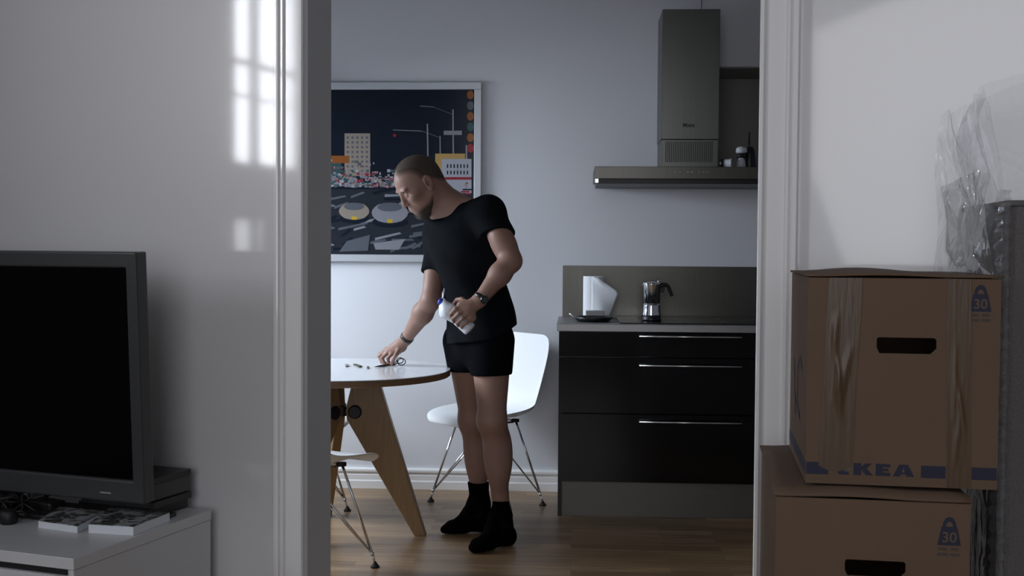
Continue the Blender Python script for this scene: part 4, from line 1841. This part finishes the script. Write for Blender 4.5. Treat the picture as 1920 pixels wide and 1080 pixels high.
X, Y, Z = np.meshgrid(*Hr.ax, indexing='ij', sparse=True)
def set_density(o, mask, width, mx):
    n = len(o.data.vertices)
    co = np.empty(n * 3, dtype=np.float32)
    o.data.vertices.foreach_get('co', co)
    co = co.reshape(-1, 3) + np.array(man_loc)
    d = np.clip(-mask(co[:, 0], co[:, 1], co[:, 2]) / width, 0, 1) * mx
    at_ = o.data.attributes.new('coverage', 'FLOAT', 'POINT')
    at_.data.foreach_set('value', d.astype(np.float32))


mk_ = hair_mask(X, Y, Z).astype(np.float32)
Hr.f = np.maximum(Hr.f - np.clip(-mk_ * .08, 0, .0030) - .0008, mk_)
set_density(to_obj('hair', Hr, 'hair', man, 1, .3), hair_mask, .035, .97)
Be = Field(hl, hh2, .0034)
head(Be, .0)


def beard_mask(X, Y, Z):
    f, l, u = head_coords(X, Y, Z)
    al = np.abs(l)
    top_ = u - (-.066 + np.maximum(.035 - f, 0) * .55 - np.exp(-((al) / .030) ** 2) * np.clip(f - .06, 0, 1) * .35)
    back = -.002 - f
    return np.maximum(top_, back)


mk_ = beard_mask(X, Y, Z).astype(np.float32)
Be.f = np.maximum(Be.f - np.clip(-mk_ * .2, 0, .0055) - .0010, mk_)
set_density(to_obj('beard', Be, 'beard', man, 1, .3), beard_mask, .026, .97)

Eb = Field(hl, hh2, .0034)
head(Eb, .0)
face(Eb)


def brow_mask(X, Y, Z):
    f, l, u = head_coords(X, Y, Z)
    al = np.abs(l)
    q = np.sqrt(((al - .030) / .021) ** 2 + ((u - .031 + .10 * np.abs(al - .028)) / .0050) ** 2) - 1
    return np.maximum(q * .005, .06 - f)


mk_ = brow_mask(X, Y, Z).astype(np.float32)
Eb.f = np.maximum(Eb.f - .0014, mk_)
set_density(to_obj('eyebrows', Eb, 'hair', man, 0), brow_mask, .003, .6)

# t-shirt
Ts = Field((-.55, 4.62, .72), (.16, 5.42, 1.62), .005)
sn = shL.lerp(elL, .42)
Sv = Field((-.55, 4.62, .72), (.16, 5.42, 1.62), .005)
Sv.cone(shL + Vector((-.012, 0, -.004)), shL.lerp(elL, .75), .071, .067, .01)
Xs, Ys, Zs = np.meshgrid(*Sv.ax, indexing='ij', sparse=True)


def end_plane(a, b_, t, tilt=Vector((0, 0, 0))):
    d = ((b_ - a).normalized() + tilt).normalized()
    p = a.lerp(b_, t)
    return (((Xs - p.x) * d.x + (Ys - p.y) * d.y + (Zs - p.z) * d.z)).astype(np.float32)


Sv.f = np.maximum(Sv.f, end_plane(shL, elL, .46, Vector((-.28, 0, .0))))
f1 = Sv.f
Sv.f = np.full_like(f1, 1.0)
Sv.cone(shR, shR.lerp(elR, .85), .060, .062, .01)
Sv.f = np.maximum(Sv.f, end_plane(shR, elR, .56))
sleeves = np.minimum(f1, Sv.f)
Ts.cone(nb + Vector((.03, .0, -.03)), shL, .062, .062, .04)
Ts.cone(nb + Vector((.0, .02, -.05)), shR, .060, .060, .04)
Ts.ell(chest, (lat, fw_, up_), [.182, .122, .185], .06)
Ts.cone(at(866, 470, 5.00), at(880, 545, 5.04), .130, .125, .06, sq=(fwp, .86))
Ts.cone(waist, at(903, 622, 5.06), .146, .160, .07, sq=(fwp, .80))
Ts.cone(at(903, 610, 5.06), at(905, 680, 5.06), .160, .166, .07, sq=(fwp, .80))


def folds(X, Y, Z):
    z = Z - .7
    a = .0035 * np.sin(26 * (Z + .7 * X - .5 * Y)) * np.sin(9 * X + 14 * Z)
    b_ = .0030 * np.sin(60 * (X - Y) * .7 + 6 * np.sin(7 * Z)) * np.clip((1.15 - Z) * 3, .15, 1)
    return a + b_


kk_ = .035
hh_ = np.maximum(kk_ - np.abs(Ts.f - sleeves), 0) / kk_
Ts.f = np.minimum(Ts.f, sleeves) - hh_ * hh_ * kk_ * .25
Ts.wrinkle(folds)
# hem (dips at the front left), sleeve ends, neck opening
Xs, Ys, Zs = np.meshgrid(*Ts.ax, indexing='ij', sparse=True)
hz = .905 + (Xs - .03) * .24 + .014 * np.sin(16 * Xs + 9 * Ys)
Ts.f = np.maximum(Ts.f, (hz - Zs).astype(np.float32))


def limb_cut(F_, a, b_, t, rad):
    """removes the sleeve volume beyond fraction t of the limb a-b (within rad of its axis)"""
    a, b_ = V3(a), V3(b_)
    d = (b_ - a) / np.linalg.norm(b_ - a)
    p = a + (b_ - a) * t
    s_ = (Xs - p[0]) * d[0] + (Ys - p[1]) * d[1] + (Zs - p[2]) * d[2]
    qx, qy, qz = (Xs - p[0]) - s_ * d[0], (Ys - p[1]) - s_ * d[1], (Zs - p[2]) - s_ * d[2]
    rr_ = np.sqrt(qx * qx + qy * qy + qz * qz) - rad
    region = np.maximum(-s_, rr_)
    F_.f = np.maximum(F_.f, -region.astype(np.float32))


cn = hp(-.012, 0, -.075)
Ts.cone(cn + (cn - nb) * .1, nb + Vector((-.014, -.010, .008)), .060, .073, .006, 'sub')
Ts.ell(hp(.05, 0, -.08), (HF, HL, HU), [.07, .07, .07], .004, 'sub')
shirt = to_obj('t_shirt', Ts, 'shirt', man, 1, .4)
del Ts

# shorts
Sh = Field((-.40, 4.70, .62), (.16, 5.42, 1.0), .005)
Sh.ell(pelv, (latp, fwp, (0, 0, 1)), [.156, .118, .12], .05)
for hh1, kk1, dx in ((hipR, knR, 0), (hipL, knL, 0)):
    Sh.cone(hh1, kk1, .104, .070, .018)
Sh.cone(at(898, 645, 5.07), at(900, 650, 5.07), .11, .11, .04)
Xs, Ys, Zs = np.meshgrid(*Sh.ax, indexing='ij', sparse=True)
Sh.f = np.maximum(Sh.f, (.706 + (Xs + .1) * .03 - Zs).astype(np.float32))
Sh.f = np.maximum(Sh.f, (Zs - .95).astype(np.float32))
to_obj('boxer_shorts', Sh, 'shorts', man, 1, .4)

# socks
for kn_, an_, he, to, zs in ((knR, anR, heelR, toeR, .197), (knL, anL, heelL, toeL, .158)):
    lo_ = Vector((min(he.x, to.x) - .12, min(he.y, to.y) - .12, -.01))
    hi_ = Vector((max(he.x, to.x) + .12, max(he.y, to.y) + .14, .26))
    So = Field(lo_, hi_, .004)
    d = Vector((to.x - he.x, to.y - he.y, 0)).normalized()
    sd = Vector((-d.y, d.x, 0))
    heel = Vector((he.x, he.y, .036))
    an2 = Vector((an_.x, an_.y, an_.z))
    So.cone(kn_, an2, .062, .0435, .02)
    So.cone(an2, heel - d * .006, .043, .035, .03)
    So.ell(heel - d * .018 + Vector((0, 0, .004)), (d, sd, (0, 0, 1)), [.032, .031, .038], .02)
    mid = heel + d * .10 + Vector((0, 0, .002))
    ball = Vector((to.x, to.y, .028)) - d * .035
    So.cone(an2 + d * .018 - Vector((0, 0, .014)), mid + Vector((0, 0, .006)), .042, .031, .03)
    So.cone(heel, mid, .034, .033, .02)
    So.cone(mid - Vector((0, 0, .008)) + sd * .006, ball + sd * .012, .029, .025, .02)
    So.cone(mid - Vector((0, 0, .012)) - sd * .006, ball - sd * .016, .028, .022, .02)
    tip = Vector((to.x, to.y, .020))
    So.cone(ball + sd * .012, tip + sd * .008, .022, .016, .02)
    So.cone(ball - sd * .016, tip - sd * .014 - d * .010, .020, .014, .02)
    So.cut((0, 0, .0015), (0, 0, -1), .004)
    So.cut((0, 0, zs), (0, 0, 1), .003)
    to_obj('sock', So, 'sock', man, 1, .4)


def band(name, c, d, r1, r2, w, m, flat=1.0):
    A = axis(d)
    b = MB()
    b.lathe([(r1, -w / 2), (r2, -w / 2 + .0015), (r2, w / 2 - .0015), (r1, w / 2)], c - man_loc, 36, A)
    return b.build(name, m, man, smooth=True)


wp = elL.lerp(wrL, .955)
wb = band('watch', wp, wrL - elL, .026, .0315, .020, 'watch_black')
fc = (Vector((0, 0, H)) - wp).normalized()
dd = (wrL - elL).normalized()
fc = (fc - dd * fc.dot(dd)).normalized()
b = MB()
b.lathe([(.0, .026), (.0165, .026), (.0175, .031), (.0165, .038), (.0, .038)], wp - man_loc + dd * .0, 28, axis((fc + Vector((.35, 0, -.35))).normalized()))
b.build('watch_case', 'watch_black', wb, smooth=False)
b = MB()
b.lathe([(.0, .038), (.0125, .038), (.0125, .0386), (.0, .0386)], wp - man_loc, 28, axis((fc + Vector((.35, 0, -.35))).normalized()))
b.build('watch_face', 'watch_glass', wb)
band('wristband', elR.lerp(wrR, .965), wrR - elR, .0255, .0305, .017, 'watch_black')

# ------------------------------------------------------------------ bottle in his hand
bt = empty('plastic_bottle', 'white plastic squeeze bottle with a blue cap held in the man\'s left hand', 'bottle', Matrix.Translation(bA))
A = axis(bd)
Lb = (bB - bA).length
b = MB()
b.lathe([(.0, -.004), (.018, -.003), (.022, .006), (.033, .022), (.040, .040), (.038, .052), (.032, .068), (.030, .09), (.0295, Lb - .012), (.028, Lb - .003), (.022, Lb), (0, Lb)],
        n=36, ax=A)
bo = b.build('bottle_body', 'bottle_white', bt, smooth=True)
for v in bo.data.vertices:            # squeezed upper part
    h_ = v.co.dot(bd)
    if h_ < .07:
        v.co += (bd.cross(hn)).normalized() * (-.010 * math.sin(h_ * 45)) + Vector((0, 0, .004 * math.sin(v.co.x * 160)))
b = MB()
cdir = (at(822, 562, 4.80) - bA).normalized()
cc = at(828, 566.5, 4.80) - bA
b.lathe([(.0, -.014), (.0135, -.012), (.0150, -.004), (.0150, .008), (.0125, .014), (.0, .015)], cc, 28, axis((-.75, 0, .45)))
b.build('cap', 'blue_cap', bt, smooth=True)
b = MB()
b.tube([cc + Vector((0, -.004, .006)), at(831, 556, 4.80) - bA, at(833, 541, 4.80) - bA], [.0034, .003, .0022], 10)
b.build('spout_tube', 'bottle_white', bt, smooth=True)

# ------------------------------------------------------------------ scissors and scraps on the table
TT = TZ + .0006
sc_c = atz(728, 686, TT)
sc = empty('scissors', 'small dark metal scissors under the man\'s right hand on the white table', 'scissors', Matrix.Translation(sc_c))
q = lambda x, y, dz=0.0: atz(x, y, TT + .004) - sc_c + Vector((0, 0, dz))
b = MB()
b.tube([q(702, 688), q(714, 686.5), q(728, 683.5)], [.0012, .0035, .0042], 8)
b.tube([q(728, 683.5), q(738, 681.5), q(745, 679.0, .008)], [.0042, .003, .0028], 8)
b.build('blade', 'black_metal', sc, smooth=True)
b = MB()
b.tube([q(705, 687), q(716, 685), q(728, 683.5)], [.0010, .003, .004], 8)
b.tube([q(728, 683.5), q(738, 684), q(745, 683, .006)], [.0042, .003, .0028], 8)
b.build('blade', 'black_metal', sc, smooth=True)
for (cx_, cy_, rr_) in ((753, 681, .0150), (750, 676, .0125)):
    b = MB()
    c = at(cx_, cy_, sc_c.y - .01) - sc_c
    c.z = max(c.z, .019)
    tl = Vector((1, .25, 0)).normalized()
    pts = [c + tl * (rr_ * 1.15 * math.cos(t)) + Vector((0, .35, .94)) * (rr_ * math.sin(t)) for t in [2 * math.pi * k / 24 for k in range(25)]]
    b.tube(pts, .0021, 8, cap=False)
    b.build('finger_ring', 'black_metal', sc, smooth=True)
for i, (pl, mm, lb) in enumerate((
        ([(646, 685.5), (653, 684), (654, 687.5), (648, 688)], 'mark_grey', 'tiny grey scrap lying farthest left on the table top'),
        ([(662, 684), (667, 684), (679, 688), (673, 689)], 'green_bit', 'thin green and brown offcut on the table, left of the scissors'),
        ([(688, 688), (692, 689), (690, 692), (687, 691)], 'pink_bit', 'small brown scrap nearest the scissor tips on the table'))):
    c = atz(pl[0][0], pl[0][1], TT)
    vs = [atz(x, y, TT) - c for x, y in pl]
    n = len(vs)
    b = MB()
    b.add(vs + [v + Vector((.001, 0, .005)) for v in vs], [tuple(range(n)), tuple(range(n, 2 * n))] + [(k_, (k_ + 1) % n, n + (k_ + 1) % n, n + k_) for k_ in range(n)])
    tag(b.build('scrap', mm, None, Mx=Matrix.Translation(c)), lb, 'scrap', 'scraps on the table')
